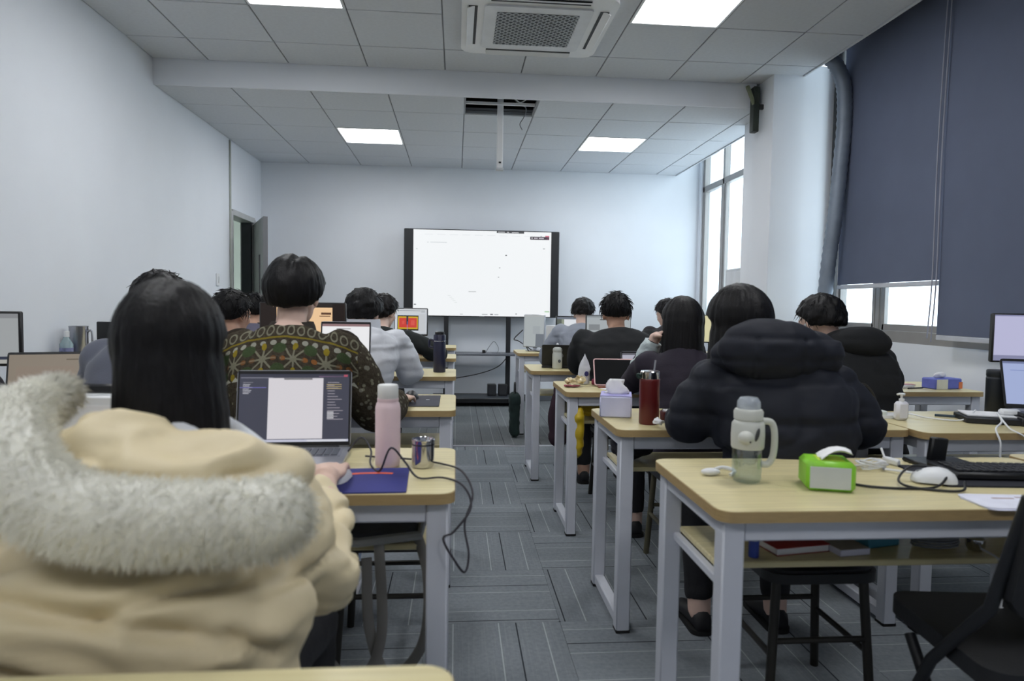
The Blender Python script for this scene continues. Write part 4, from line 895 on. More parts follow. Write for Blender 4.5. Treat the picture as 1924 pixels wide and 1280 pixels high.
# editor window on the laptop in front of the cream coat
ed = [(0, 0, 1, .045, (60, 62, 78)), (.01, .05, .30, .06, (150, 150, 165)), (.72, .03, .96, .042, (176, 140, 176)), (.26, .06, .76, .955, (238, 234, 240)), (.40, .062, .66, .085, (120, 118, 122), 1), (0, .965, 1, 1, (214, 216, 236)), (.62, .967, .98, .998, (236, 238, 248), 1), (.03, .12, .12, .13, (140, 140, 150)), (.0, .195, .24, .205, (120, 116, 190)), (.95, .01, .985, .04, (196, 90, 110), 1)]
for k in range(7): ed.append((.03, .15+.022*k, .08+.05*random.random(), .16+.022*k, (205, 205, 215)))
for k in range(14): ed.append((.80, .12+.042*k, .86+.09*random.random(), .13+.042*k, (170, 165, 175)))
for k in range(4): ed.append((.80, .56+.028*k, .86, .575+.028*k, (225, 225, 230), 1))
for k in range(3): ed.append((.79, .15+.03*k, .93, .162+.03*k, (186, 168, 120), 1))
laptop('open silver laptop with a dark editor window beside the pink bottle', -.463, 1.885, math.radians(3), .325, .215, .222, math.radians(10), M_silver, ed, (70, 72, 88), .85, keys=True)
laptop('open laptop with a blank tan screen on the far left', -1.70, 2.90, math.radians(20), .275, .19, .20, math.radians(20), M_black2, [(.78, .12, .95, .15, (120, 106, 84)), (.1, .3, .9, .8, (168, 150, 132))], (166, 152, 134), .6)
laptop('white laptop with a blank document screen under the orange-screened monitor', -.50, 3.03, 0, .225, .16, .165, math.radians(8), M_silver, [(0, 0, 1, .08, (150, 120, 122)), (.3, .14, .6, .17, (170, 170, 172))], (246, 246, 248), 1.0, z=.92)
tr = thing('laptop_riser', 'low stand lifting the white-screened laptop', 'stand', (-.50, 3.05, .75)); MB().box((0, 0, .162), (.22, .15, .012), .003).build('plate', M_silver, tr)
for sx in (-1, 1): MB().box((sx*.1, 0, .078), (.012, .14, .154), .003).build('side', M_silver, tr)
org = [(0, 0, .19, 1, (34, 26, 24)), (.855, 0, 1, 1, (28, 18, 16)), (.19, 0, .855, .07, (40, 34, 32)), (.72, .16, .84, .20, (96, 66, 48), 1), (.70, .22, .83, .235, (120, 86, 62), 1)]
monitor('wide black monitor with an orange-tinted document behind the patterned sweater', -.695, 3.13, 0, .385, .27, 1.05, org, (246, 206, 160), 1.0, depth=.028, bez=.006, round_base=False)
monitor('black monitor cut by the left edge with a grey document', -1.99, 3.02, math.radians(14), .27, .235, 1.01, [(0, 0, 1, .09, (150, 152, 156)), (0, .86, 1, .92, (60, 66, 84)), (0, .92, 1, 1, (190, 190, 184))], (178, 182, 184), .8, z=.75, chin=.012)
monitor('small black monitor behind the steel mug by the left wall', -2.08, 4.36, math.radians(-8), .30, .23, .93, [(0, 0, .55, 1, (14, 16, 18))], (208, 212, 220), .8, round_base=False)
pcb = [(0, 0, 1, .17, (216, 220, 224)), (.04, .06, .8, .08, (150, 156, 162), 1), (.82, .05, .94, .14, (190, 196, 200), 1), (.08, .26, .74, .86, (22, 26, 24)), (.10, .30, .72, .80, (214, 176, 40), 1), (0, .93, 1, 1, (200, 206, 212)), (.74, .2, .96, .9, (208, 212, 216))]
m_ = monitor('monitor showing a red and yellow circuit layout beside the black-sleeved person', -.385, 5.78, math.radians(-4), .285, .235, 1.03, pcb, (214, 220, 228), .95, bez=.007, chin=.014, tilt=.05)
pnl = [c for c in m_.children if c.name.startswith('panel')][0]
e = MB(); 
for a, b2, c, d, zz, mi in ((.135, .36, .685, .74, -.0012, 0), (.36, .30, .42, .62, -.0014, 1), (.23, .47, .30, .6, -.0014, 2), (.50, .45, .62, .65, -.0014, 2), (.385, .50, .40, .86, -.0016, 3)):
    X_ = lambda v: -.1355+v*.271; Z_ = lambda v: .1105-v*.214
    e.quad((X_(a), zz, Z_(d)), (X_(c), zz, Z_(d)), (X_(c), zz, Z_(b2)), (X_(a), zz, Z_(b2)), mi)
e.build('circuit_artwork', [emit((214, 70, 60), .95), emit((60, 60, 66), .95), emit((226, 92, 78), .95), emit((160, 130, 200), .95)], pnl)
monitor('slim pale monitor in portrait turn with cables behind it at the front right', .735, 6.36, math.radians(-20), .205, .31, .945, [(0, 0, 1, .05, (200, 205, 205)), (.6, .6, 1, 1, (128, 136, 146)), (.45, .35, .8, .6, (186, 194, 198))], (196, 204, 206), .75, col=M_silver, tilt=.10, bez=.006, chin=.006)
monitor('black monitor with a split document beside the light grey sweater', 1.11, 6.36, 0, .33, .25, .965, [(0, 0, 1, .10, (120, 128, 140)), (0, .1, .14, 1, (96, 104, 96)), (.14, .1, .22, .8, (150, 158, 140)), (.5, .3, .9, .5, (190, 198, 205))], (236, 240, 246), .95, round_base=False)
monitor('thin black monitor with a pale schematic before the broad person in black', 1.115, 4.88, 0, .335, .225, 1.01, [(0, 0, 1, .06, (150, 158, 162)), (.05, .3, .3, .5, (150, 156, 160)), (.3, .12, .5, .15, (96, 100, 104)), (.05, .75, 1, 1, (112, 120, 120))], (190, 198, 202), .8, bez=.005, chin=.008, round_base=False)
monitor('monitor with a pale yellow screen beyond the long-haired person', 1.93, 4.92, 0, .34, .21, 1.03, [(0, 0, 1, .05, (226, 222, 180)), (0, .93, 1, 1, (226, 222, 180))], (238, 232, 186), .85, bez=.006, chin=.008, round_base=False)
wp = thing('paper_tray', 'white upright plastic panel between the two front right monitors', 'panel', (.895, 6.30, .75)); MB().box((0, 0, .13), (.105, .012, .24), .004).build('panel', M_white, wp); MB().box((0, .0, .006), (.12, .08, .012), .003).build('foot', M_white, wp)
for k, pts in enumerate(([(.64, 6.45, .95), (.56, 6.5, .86), (.60, 6.5, .84), (.66, 6.42, .80), (.68, 6.3, .757)], [(.67, 6.45, .92), (.66, 6.42, .82), (.72, 6.35, .76), (.80, 6.28, .757), (.84, 6.3, .757)], [(.78, 6.42, .80), (.83, 6.34, .775), (.86, 6.27, .76), (.92, 6.25, .756)])):
    wire('monitor_cable', pts, .005, M_black, ['black cable looping out behind the portrait monitor', 'black cable trailing from the portrait monitor to the desk', 'short black cable lying right of the portrait monitor'][k], group='cables behind the portrait monitor')
# laptop seen from behind: its lid faces the camera
lt = laptop('black laptop turned so its dark lid with a round emblem faces the camera', .735, 4.74, math.radians(172), .25, .17, .165, math.radians(24), M_black2, [], (40, 44, 54), .3, logo=True)
laptop('small laptop with a grey-white screen under the raised pale sleeve', 1.08, 3.74, math.radians(4), .24, .16, .165, math.radians(12), M_silver, [(0, 0, 1, .08, (110, 110, 120))], (206, 206, 222), .75, z=.7505)
# tablet in a folding case
tb_ = thing('tablet', 'dark tablet with rose edge propped in a folding case', 'tablet', (.865, 3.60, .75), math.radians(-4))
tp = MB().prism(rrect(-.115, 0, .115, .158, .012, 4), -.004, .004).build('tablet_body', mat('rose_pink_metal', (196, 160, 160), .4, metal=.3), tb_, (0, -.02, .008), (math.radians(62), 0, 0))
MB().prism(rrect(-.109, .006, .109, .152, .008, 4), .0042, .005).build('glass', mat('black_screen_glass', (12, 14, 17), .5, var=.1, spec=.1), tp)
MB().box((.02, -.045, .004), (.24, .075, .006), .002).build('case_flap', mat('rust_brown_leather', (132, 84, 66), .7), tb_); MB().box((.01, .085, .062), (.22, .006, .13), .002, rot=(math.radians(35), 0, 0)).build('case_back', mat('dark_case_leather', (34, 34, 38), .7), tb_)
tg = thing('tablet', 'grey-framed tablet half hidden behind the red thermos, white page', 'tablet', (1.10, 2.70, .75), math.radians(8)); MB().box((0, 0, .105), (.16, .008, .20), .004, rot=(math.radians(-14), 0, 0)).build('tablet_body', mat('grey_tablet_frame', (110, 112, 118), .5), tg)
MB().box((0, -.0075, .106), (.135, .002, .17), rot=(math.radians(-14), 0, 0)).build('screen_picture', emit((214, 218, 236), .8), tg); MB().box((0, .05, .045), (.05, .006, .10), .002, rot=(math.radians(25), 0, 0)).build('kickstand', M_grey, tg)
# far right
monitor('white-screened monitor cut by the right edge, upper of two', 2.47, 2.74, math.radians(-14), .26, .215, 1.075, [(0, 0, 1, .03, (150, 152, 190)), (0, .88, 1, 1, (150, 152, 186))], (206, 206, 240), .85, bez=.006, chin=.008)
laptop('laptop with pale blue screen cut by the right edge, lower of two', 2.33, 2.44, math.radians(-20), .26, .18, .205, math.radians(20), M_black2, [(0, 0, 1, .05, (120, 130, 170)), (.1, .2, .9, .22, (150, 165, 215))], (176, 190, 232), .9, z=.785)
rs = thing('laptop_riser', 'black pad under the laptop at the right edge', 'pad', (2.33, 2.44, .75), math.radians(-20)); MB().box((0, 0, .017), (.28, .2, .033), .004).build('pad', M_black2, rs)

# ------------------------------------------------------------------ bottles, cups and small things
def bottle(name, label, cat, x, y, prof, m, z=.75, n=28): 
    t = thing(name, label, cat, (x, y, z+.0005)); MB().lathe(prof, n=n).build('body', m, t, ang=50); return t
M_pink = mat('pink_coated_steel', (232, 208, 213), .4, var=.02)
t = bottle('drink_bottle', 'tall pink insulated bottle with a white lid', 'bottle', -.180, 1.815, [(.030, 0), (.033, .004), (.0335, .02), (.0335, .155), (.031, .168), (.025, .178), (.025, .186)], M_pink)
MB().lathe([(.026, .176), (.026, .182), (.0275, .184), (.0275, .214), (.025, .219), (.0, .219)], n=28).build('lid', mat('milky_white_plastic', (226, 228, 226), .45), t); MB().lathe([(.0285, .176), (.0285, .183)], n=28).build('neck_ring', M_pink, t)
t = bottle('steel_cup', 'small polished steel cup beside the pink bottle', 'cup', -.085, 1.80, [(.026, 0), (.0295, .006), (.030, .02), (.030, .068), (.0315, .074), (.030, .076), (.028, .072), (.028, .01), (.0, .008)], M_chrome)
MB().lathe([(.0305, .060), (.0305, .064)], n=28).build('rim_band', mat('dark_steel', (90, 92, 100), .25, metal=.9), t)
t = thing('mouse_pad', 'deep blue mouse pad with an orange stripe', 'mouse pad', (-.20, 1.66, .7505), math.radians(2))
MB().prism(rrect(-.115, -.115, .085, .115, .006, 3), 0, .003).build('pad', mat('deep_blue_cloth', (44, 48, 118), .8, var=.15, scale=6), t)
st_ = MB(); st_.tube(spline([(-.10, .04, .0032), (-.05, .058, .0032), (.0, .062, .0032), (.045, .056, .0032)]), .008, 6, flat=.06); st_.build('stripe', mat('orange_print', (224, 96, 60), .7), t)
def mouse(label, x, y, rz, m, z=.75):
    t = thing('computer_mouse', label, 'mouse', (x, y, z), rz); b = MB(); rg = []
    for yy, w, h in ((-.05, .012, .012), (-.044, .024, .022), (-.03, .030, .032), (-.01, .032, .037), (.015, .030, .034), (.035, .029, .026), (.047, .024, .018), (.052, .010, .010)):
        rg.append([(w*math.cos(q), yy, .001+max(0., h*math.sin(q)) if math.sin(q) > 0 else .001) for q in (2*PI*i/18 for i in range(18))])
    b.loft(rg); b.build('shell', m, t, ang=70); MB().tube([(0, .028, .026), (0, .040, .022)], .005, 8).build('wheel', M_grey, t); return t
mouse('pale mouse under the hand on the blue pad', -.288, 1.655, math.radians(-10), M_white, .754)
mouse('dark mouse under the hand of the patterned sweater', -.20, 3.09, 0, M_black, .754)
t = thing('mouse_pad', 'dark grey mouse pad on the patterned sweater desk', 'mouse pad', (-.155, 3.03, .7505)); MB().prism(rrect(-.09, -.17, .085, .17, .008, 3), 0, .003).build('pad', mat('charcoal_cloth', (66, 66, 76), .85), t); MB().box((.03, .02, .0033), (.016, .012, .0006)).build('emblem', mat('pale_print', (190, 192, 200), .7), t)
wire('headset_cable', [(-.31, 1.93, .755), (-.27, 1.95, .80), (-.235, 1.90, .775), (-.225, 1.81, .757), (-.19, 1.72, .76), (-.16, 1.69, .825), (-.125, 1.69, .79), (-.09, 1.66, .757), (-.03, 1.66, .757), (.02, 1.63, .745), (.04, 1.60, .70), (.0, 1.56, .655), (-.025, 1.54, .645), (.0, 1.53, .60), (.025, 1.54, .565), (.035, 1.56, .60), (.025, 1.60, .66), (.045, 1.64, .72), (.02, 1.72, .756), (-.03, 1.80, .757), (-.12, 1.86, .757), (-.25, 1.90, .757)], .0028, mat('dark_rubber_cable', (46, 44, 52), .6), 'thin dark cable looping over the aisle end of the pink bottle desk')
# dark blue thermos with handle
M_nvy = mat('midnight_blue_enamel', (34, 36, 62), .35, var=.05)
t = bottle('thermos', 'dark blue straight thermos with a loop handle near the aisle', 'thermos', -.105, 4.33, [(.037, 0), (.039, .004), (.039, .235), (.036, .240), (.0, .240)], M_nvy); MB().tube(spline([(-.036, 0, .20), (-.062, 0, .205), (-.064, 0, .165), (-.038, 0, .155)]), .008, 8).build('handle', M_nvy, t); MB().lathe([(.040, .196), (.0405, .199), (.040, .202)], n=28).build('steel_ring', M_chrome, t)
MB().lathe([(.030, .240), (.030, .256), (.024, .260), (.0, .260)], n=24).build('lid', M_black, t)
# white sports bottle
t = bottle('sports_bottle', 'white sports bottle with a narrow spout', 'bottle', .70, 4.62, [(.030, 0), (.034, .006), (.035, .10), (.032, .112), (.032, .118), (.035, .124), (.035, .142), (.028, .15), (.012, .154), (.0, .154)], mat('frosted_white_plastic', (206, 210, 206), .45)); MB().lathe([(.010, .152), (.008, .172), (.005, .178), (.0, .178)], n=16).build('spout', M_white, t); MB().ell((.01, -.0345, .055), (.010, .002, .012)).build('sticker', mat('grey_print', (90, 96, 100), .6), t)
# snack wrapper, small bag, papers on the third right desk
t = thing('snack_wrapper', 'crumpled clear and gold snack wrapper on the third right desk', 'wrapper', (.655, 3.60, .7505)); h = MB(); h.ell((0, 0, .032), (.068, .05, .032)); h.ell((.02, .01, .05), (.045, .035, .03)); obj('film', remesh(h, 'film', mat('gold_clear_film', (212, 194, 150), .25, var=.4, scale=40), .004, 0, wrinkle(.030, 22, (1, 1, 1), seed=14)), t)
h = MB(); h.ell((-.03, -.03, .008), (.05, .03, .006)); obj('torn_edge', remesh(h, 'torn_edge', mat('red_white_print', (150, 70, 84), .5, var=.6, scale=60), .005, 1, wrinkle(.010, 30, seed=4)), t)
t = thing('drawstring_bag', 'small translucent white bag with a blue print', 'bag', (.715, 3.70, .7505)); h = MB(); rg = []
for z_, w, dd in ((0, .032, .025), (.03, .036, .028), (.09, .034, .026), (.13, .024, .018), (.158, .012, .010), (.178, .004, .004)): rg.append([(w*math.cos(q), dd*math.sin(q), z_) for q in (2*PI*i/24 for i in range(24))])
h.loft(rg); obj('pouch', remesh(h, 'pouch', mat('milky_bag_film', (212, 214, 222), .45), .005, 1, wrinkle(.006, 24, (1, 1, .5), 6)), t); MB().ell((.006, -.029, .062), (.012, .003, .014)).build('print', mat('navy_print', (50, 50, 110), .6), t)
t = thing('paper_sheet', 'white paper slip beside the rose-edged tablet', 'paper', (.82, 3.50, .7503), .2); MB().box((0, 0, .0008), (.10, .07, .0016)).build('sheet', M_paper, t)
t = thing('pencil_pouch', 'small magenta pouch beside the rose-edged tablet', 'pouch', (.765, 3.64, .7505), .4); h = MB(); h.box((0, 0, .02), (.035, .07, .04), .012); obj('body', remesh(h, 'body', mat('magenta_cloth', (130, 38, 66), .8), .005, 2, wrinkle(.004, 30)), t)
# tissue box, red thermos and red bowl
def tissue_box(label, x, y, rz, w, d, h, m, panel=None, tissue=True, top=None):
    t = thing('tissue_box', label, 'tissue box', (x, y, .7505), rz, 'tissue boxes'); MB().box((0, 0, h/2), (w, d, h), .006).build('carton', m, t)
    if panel: MB().box((0, -d/2-.0006, h*.48), (w*.82, .002, h*.74), .0005).build('label_panel', panel, t)
    if top: MB().box((0, 0, h+.0004), (w*.98, d*.96, .001)).build('top_print', top, t)
    return t
t = tissue_box('pale violet tissue box beside the dark red thermos', .645, 2.66, math.radians(-14), .125, .16, .085, mat('pale_lilac_card', (204, 206, 232), .5, var=.08, scale=8), top=mat('violet_card', (168, 164, 220), .5, var=.1))
h = MB(); rg = []
for i in range(8): rg.append([(.045*math.cos(q)*(1+.3*math.sin(3*q+i))*(1-i*.06), .02*math.sin(q)*(1-i*.05), .085+.0085*i) for q in (2*PI*k/20 for k in range(20))])
h.loft(rg); h.build('tissue', M_paper, t, ang=180)
t = bottle('thermos', 'dark red straight thermos with a steel neck', 'thermos', .722, 2.455, [(.034, 0), (.037, .004), (.0375, .16), (.0375, .168), (.036, .170)], mat('dark_red_enamel', (98, 26, 26), .35, var=.06)); MB().lathe([(.035, .168), (.0355, .172), (.0355, .196), (.033, .199), (.0, .199)], n=28).build('neck', M_chrome, t); MB().tube([(.018, .008, .196), (.022, .006, .238)], .0035, 8).build('straw', M_silver, t); MB().tube(spline([(-.034, 0, .182), (-.046, 0, .186), (-.046, 0, .176), (-.036, 0, .172)]), .005, 8).build('clasp', mat('dark_green_plastic', (30, 56, 50), .5), t)
t = bottle('bowl', 'low dark red bowl with scraps beside the dark red thermos', 'bowl', .822, 2.52, [(.028, 0), (.036, .004), (.038, .036), (.036, .038), (.033, .034), (.030, .012), (.0, .010)], mat('dark_red_lacquer', (84, 24, 22), .3)); MB().box((0, 0, .036), (.05, .035, .01), .003, rot=(.2, .1, .5)).build('scrap', M_paper, t); MB().tube([(-.03, .0, .045), (.05, .01, .05)], .0016, 6).build('stick', M_black, t)
t = thing('tissue_wad', 'crumpled white tissue under the left elbow of the black puffer', 'tissue', (.735, 2.375, .7505)); h = MB(); h.ell((0, 0, .018), (.025, .022, .018)); obj('paper', remesh(h, 'paper', M_paper, .004, 1, wrinkle(.012, 40, seed=5)), t)
# second right desk, window side
t = thing('phone_tray', 'white oval tray behind the black puffer', 'tray', (1.76, 2.62, .7505)); MB().prism(rrect(-.09, -.045, .09, .045, .04, 6), 0, .012).build('base', M_white, t); MB().prism(rrect(-.086, -.041, .0, .041, .035, 6), .012, .026).build('rest', mat('pale_mint_plastic', (222, 230, 224), .45), t)
t = thing('pump_bottle', 'white pump dispenser bottle behind the black puffer', 'bottle', (1.775, 2.54, .7505)); MB().box((0, 0, .038), (.052, .034, .075), .010).build('body', mat('soft_white_plastic', (224, 224, 232), .4), t); MB().lathe([(.010, .075), (.010, .086), (.005, .087), (.005, .100), (.012, .101), (.012, .108), (.0, .109)], n=16).build('pump', M_white, t); MB().tube([(0, 0, .105), (-.022, -.004, .104)], .004, 8).build('spout', M_white, t)
t = thing('lamp_arm', 'thin dark gooseneck arc rising behind the white tray', 'lamp', (1.66, 2.68, .7505)); MB().lathe([(.02, 0), (.022, .01), (.008, .016), (.0, .016)], (.10, 0, 0), 18).build('base', M_black, t); MB().tube(spline([(.10, 0, .012), (.095, 0, .07), (.05, 0, .125), (-.02, 0, .12), (-.07, 0, .07)]), .004, 8).build('gooseneck', M_bar, t)
t = bottle('thermos', 'black straight thermos by the right wall', 'thermos', 2.315, 2.70, [(.036, 0), (.040, .004), (.041, .15), (.041, .156), (.039, .158), (.039, .162), (.041, .164), (.041, .186), (.038, .190), (.0, .190)], mat('blue_black_enamel', (26, 32, 40), .5, var=.08))
tissue_box('blue and white tissue box with an orange corner under the window', 2.75, 3.60, math.radians(8), .18, .10, .06, mat('cobalt_card', (96, 106, 190), .5, var=.15, scale=12), mat('cream_card', (226, 226, 214), .5))
ch = [o for o in bpy.data.objects if o.name.startswith('label_panel')][-1]; ch.scale = (.5, 1, 1.25); ch.location = (-.045, 0, -.008)
MB().box((.078, -.0508, .022), (.024, .002, .038)).build('orange_corner', mat('orange_card', (214, 120, 70), .5), ch.parent)
tw = MB(); tw.ell((-.01, 0, .072), (.05, .018, .022)); obj('tissue', remesh(tw, 'tissue', M_paper, .006, 1, wrinkle(.010, 26, seed=3)), ch.parent)
for k, (x, y, rz, w, d_, h_, c, lb) in enumerate(((2.50, 3.62, .2, .14, .10, .012, (222, 224, 224), 'white booklet lying left of the blue tissue box'), (2.53, 3.62, -.25, .12, .05, .008, (186, 120, 128), 'pink notebook lying on the white booklet under the window'))):
    t = thing('booklet', lb, 'booklet', (x, y, .7505+.0125*k), rz); MB().box((0, 0, h_/2), (w, d_, h_), .001).build('pages', M_paper, t); MB().box((0, 0, h_+.0006), (w+.003, d_+.003, .0012)).build('cover', mat('cover_%d' % k, c, .6), t)
t = thing('pen', 'black pen lying on the booklets under the window', 'pen', (2.56, 3.55, .757), .3); MB().tube([(-.06, 0, 0), (.05, 0, 0), (.062, 0, 0)], [.004, .004, .001], 8).build('barrel', M_black, t); MB().tube([(-.06, 0, .005), (-.03, 0, .006)], .0015, 6).build('clip', M_silver, t)
t = thing('notebook_stack', 'black folder with white papers and charger at the right edge', 'folder', (2.14, 2.50, .7505), math.radians(-22)); MB().box((0, 0, .012), (.24, .16, .022), .003).build('folder', M_black2, t); MB().box((-.005, .02, .027), (.20, .13, .006), .001).build('papers', M_paper, t); MB().box((.05, .0, .042), (.07, .04, .024), .008).build('charger', M_white, t)
wire('charging_cable', [(2.12, 2.46, .79), (2.05, 2.36, .775), (1.96, 2.28, .762), (1.95, 2.245, .72), (1.95, 2.24, .66), (1.99, 2.24, .625), (2.04, 2.24, .66), (2.055, 2.245, .73), (2.03, 2.30, .762), (2.10, 2.44, .795)], .0035, M_white, 'white charging cable hanging in a loop off the right edge desk')
wire('charging_cable', [(2.10, 2.55, .79), (2.00, 2.50, .757), (1.9, 2.56, .757), (1.87, 2.66, .757), (1.83, 2.9, .70), (1.87, 3.2, .735), (2.2, 3.45, .757)], .0032, M_white, 'white cable running back between the window-side desks')
t = thing('paint_pen', 'dark blue marker pen with white cap on the right edge desk', 'pen', (2.05, 2.60, .756), -.5); MB().tube([(-.07, 0, 0), (.02, 0, 0)], .005, 8).build('barrel', mat('dark_teal_plastic', (26, 54, 72), .4), t); MB().tube([(.02, 0, 0), (.07, 0, 0)], .0055, 8).build('cap', M_white, t)
# left wall side
t = bottle('steel_mug', 'brushed steel mug by the left wall', 'mug', -2.235, 4.20, [(.046, 0), (.050, .004), (.050, .265), (.052, .272), (.049, .273), (.047, .02), (.0, .018)], mat('brushed_steel', (176, 178, 186), .28, metal=.9))
MB().tube(spline([(.050, 0, .24), (.075, 0, .24), (.075, 0, .12), (.050, 0, .11)]), .006, 8).build('handle', M_silver, t)
t = bottle('water_bottle', 'clear water bottle with a blue-tinted label by the left wall', 'bottle', -2.25, 4.10, [(.032, 0), (.035, .006), (.034, .09), (.035, .17), (.016, .205), (.014, .215)], mat('aqua_clear_plastic', (170, 196, 200), .1, alpha=.55)); MB().lathe([(.016, .213), (.016, .245), (.0, .246)], n=20).build('cap', M_white, t); MB().lathe([(.0352, .09), (.0356, .094), (.0356, .15)], n=28).build('label', mat('violet_blue_label', (120, 124, 160), .5, var=.4, scale=40), t)
t = thing('phone', 'black phone-like slab standing on edge behind the cream coat', 'phone', (-.86, 1.72, .955), 0); MB().box((0, 0, .012), (.13, .012, .024), .008).build('slab', M_black, t); MB().ell((-.052, -.007, .012), (.006, .001, .003)).build('camera_lens', M_chrome, t)
bx = thing('white_box', 'white carton holding up the black slab on the left desk', 'box', (-.86, 1.74, .7505)); MB().box((0, 0, .10), (.18, .10, .203), .004).build('carton', M_white, bx); MB().box((0, -.0505, .10), (.14, .001, .16)).build('label_panel', M_paper, bx)
bk = thing('bag', 'dark bag of cables on the far left desk', 'bag', (-1.60, 2.42, .0)); bk.location.z = .63; h = MB(); h.ell((0, 0, .085), (.16, .10, .085)); obj('body', remesh(h, 'body', mat('black_bag_cloth', (30, 30, 40), .8), .010, 2, wrinkle(.016, 12, seed=5)), bk)
bk.location = (-1.96, 2.84, .7505)
wire('white_cable', [(-2.02, 2.86, .93), (-1.94, 2.80, .945), (-1.87, 2.81, .93), (-1.86, 2.78, .87), (-1.88, 2.76, .79), (-1.90, 2.75, .757)], .004, M_white, 'white cable draped over the dark bag at the left edge')
t = thing('paper_sheet', 'pale papers strewn near the tan-screened laptop', 'paper', (-1.42, 3.10, .7505), .3); MB().box((0, 0, .004), (.20, .13, .008), .001).build('sheets', mat('pale_green_paper', (196, 202, 184), .8), t)
wire('white_cable', [(-1.46, 3.12, .765), (-1.44, 3.04, .80), (-1.42, 2.96, .79), (-1.42, 2.88, .757)], .0035, M_white, 'short white cable beside the slate grey sweatshirt')
# ------------------------------------------------------------------ right foreground desk
M_clear = glass('clear_plastic', (246, 249, 250), .5, .06)
t = thing('water_bottle', 'clear plastic bottle with white animal-eared sleeve and handle, half full of water', 'bottle', (.735, 1.63, .7505))
MB().lathe([(.028, .001), (.034, .004), (.036, .012), (.034, .02), (.0365, .03), (.0365, .098), (.034, .102)], n=32).build('body', M_clear, t)
MB().lathe([(.031, .003), (.0345, .012), (.035, .03), (.035, .058), (.0, .0585)], n=32).build('water', glass('water', (240, 246, 248), .2, .02), t)
M_milk = mat('milky_sleeve_plastic', (214, 216, 208), .4, var=.03, alpha=.92)
MB().lathe([(.0385, .086), (.040, .090), (.041, .12), (.0395, .148), (.034, .156), (.030, .158)], n=32).build('sleeve', M_milk, t)
MB().lathe([(.032, .156), (.0355, .160), (.036, .178), (.033, .184), (.028, .186)], n=32).build('collar_ring', M_milk, t)
MB().lathe([(.027, .184), (.029, .19), (.028, .204), (.021, .214), (.0, .217)], n=28).build('lid', mat('clear_grey_lid', (190, 198, 206), .12, alpha=.6, var=.3, scale=30), t)
MB().tube(spline([(.034, -.004, .155), (.058, -.006, .150), (.066, -.008, .12), (.064, -.008, .07), (.052, -.006, .046), (.036, -.004, .045)], 8), .0085, 10).build('handle', M_milk, t)
MB().ell((-.020, -.035, .118), (.020, .016, .017)).build('muzzle', M_milk, t); MB().ell((.006, -.041, .126), (.005, .005, .017), R=Matrix.Rotation(.25, 3, 'Y')).build('ear_print', mat('dark_grey_print', (60, 62, 64), .5), t); MB().ell((-.016, -.0515, .110), (.0025, .0015, .0025)).build('eye_print', mat('dark_grey_print', (60, 62, 64)), t)
t = thing('charging_plug', 'white earphone case and cord lying left of the clear bottle', 'earphones', (.665, 1.69, .7505)); MB().ell((0, 0, .010), (.026, .012, .010)).build('case', M_white, t); MB().tube(spline([(.01, .0, .016), (.035, .005, .02), (.06, -.01, .014), (.045, -.02, .006)]), .005, 8).build('cord', M_white, t)
M_grn = mat('lime_green_film', (138, 208, 52), .4, var=.18, scale=10)
t = thing('tissue_pack', 'bright green tissue pack with a white label and a pulled tissue', 'tissue pack', (.912, 1.572, .7505), math.radians(-16)); h = MB(); h.box((0, 0, .036), (.112, .10, .072), .010); h.build('pack', M_grn, t)
MB().box((-.003, -.0504, .034), (.092, .002, .052), .0005).build('label_panel', mat('pale_grey_label', (206, 212, 210), .6), t); MB().box((.004, -.0, .0722), (.06, .06, .001)).build('top_print', mat('yellow_lime_print', (196, 220, 70), .5), t)
h = MB(); rg = []
for i in range(9):
    u = i/8; rg.append([(-.02+.07*u+.0*v, -.032+.064*v+.004*math.sin(u*5), .074+.024*math.sin(u*2.2)+.004*math.sin(v*9+u*4)+dz) for v in [j/8 for j in range(9)] for dz in (0,)]+[(-.02+.07*u, -.032+.064*v, .0725+.024*math.sin(u*2.2)+.004*math.sin(v*9+u*4)) for v in [1-j/8 for j in range(9)]])
h.loft(rg); h.build('tissue', M_paper, t, ang=180)
pts = []
for k in range(60):
    q = k*.62; pts.append((1.135+(.030+.006*math.sin(k))*math.cos(q)*1.3, 1.735+.018*math.sin(q), .757+.00035*k+.004*math.sin(k*1.7)))
tag(MB().tube(pts, .0026, 6).build('coiled_cable', M_white, ang=180), 'bundled white charging cable behind the green tissue pack', 'cable')
t = thing('power_plug', 'small white plug standing at the back of the foreground desk', 'plug', (1.235, 1.80, .7505), .3); MB().box((0, 0, .010), (.018, .05, .018), .004).build('body', M_white, t); MB().tube([(0, .02, .012), (.02, .05, .035)], .003, 6).build('lead', M_white, t)
wire('mouse_cable', [(.975, 1.60, .7545), (1.02, 1.56, .754), (1.10, 1.54, .754), (1.18, 1.545, .756), (1.23, 1.575, .775), (1.24, 1.60, .785), (1.17, 1.62, .79), (1.12, 1.60, .765), (1.11, 1.56, .756), (1.16, 1.525, .754), (1.22, 1.51, .756), (1.25, 1.54, .77)], .0032, M_black, 'black cable curling around the white mouse')
t = thing('mouse_pad', 'black mouse pad at the right edge of the foreground desk', 'mouse pad', (1.40, 1.66, .7503), math.radians(-4)); MB().prism(rrect(-.17, -.11, .20, .11, .01, 3), 0, .004).build('pad', mat('black_blue_cloth', (24, 26, 36), .85), t)
mouse('white mouse on the foreground desk with a black cable around it', 1.215, 1.60, math.radians(70), M_white, .7548)
t = thing('white_stylus', 'white stylus resting against the black pad', 'stylus', (1.19, 1.68, .758), math.radians(-50)); MB().tube([(-.05, 0, .0), (.04, 0, .004), (.055, 0, .004)], [.0035, .0035, .001], 8).build('barrel', M_white, t); MB().tube([(-.052, 0, 0), (-.046, 0, 0)], .0037, 8).build('cap', M_grey, t)
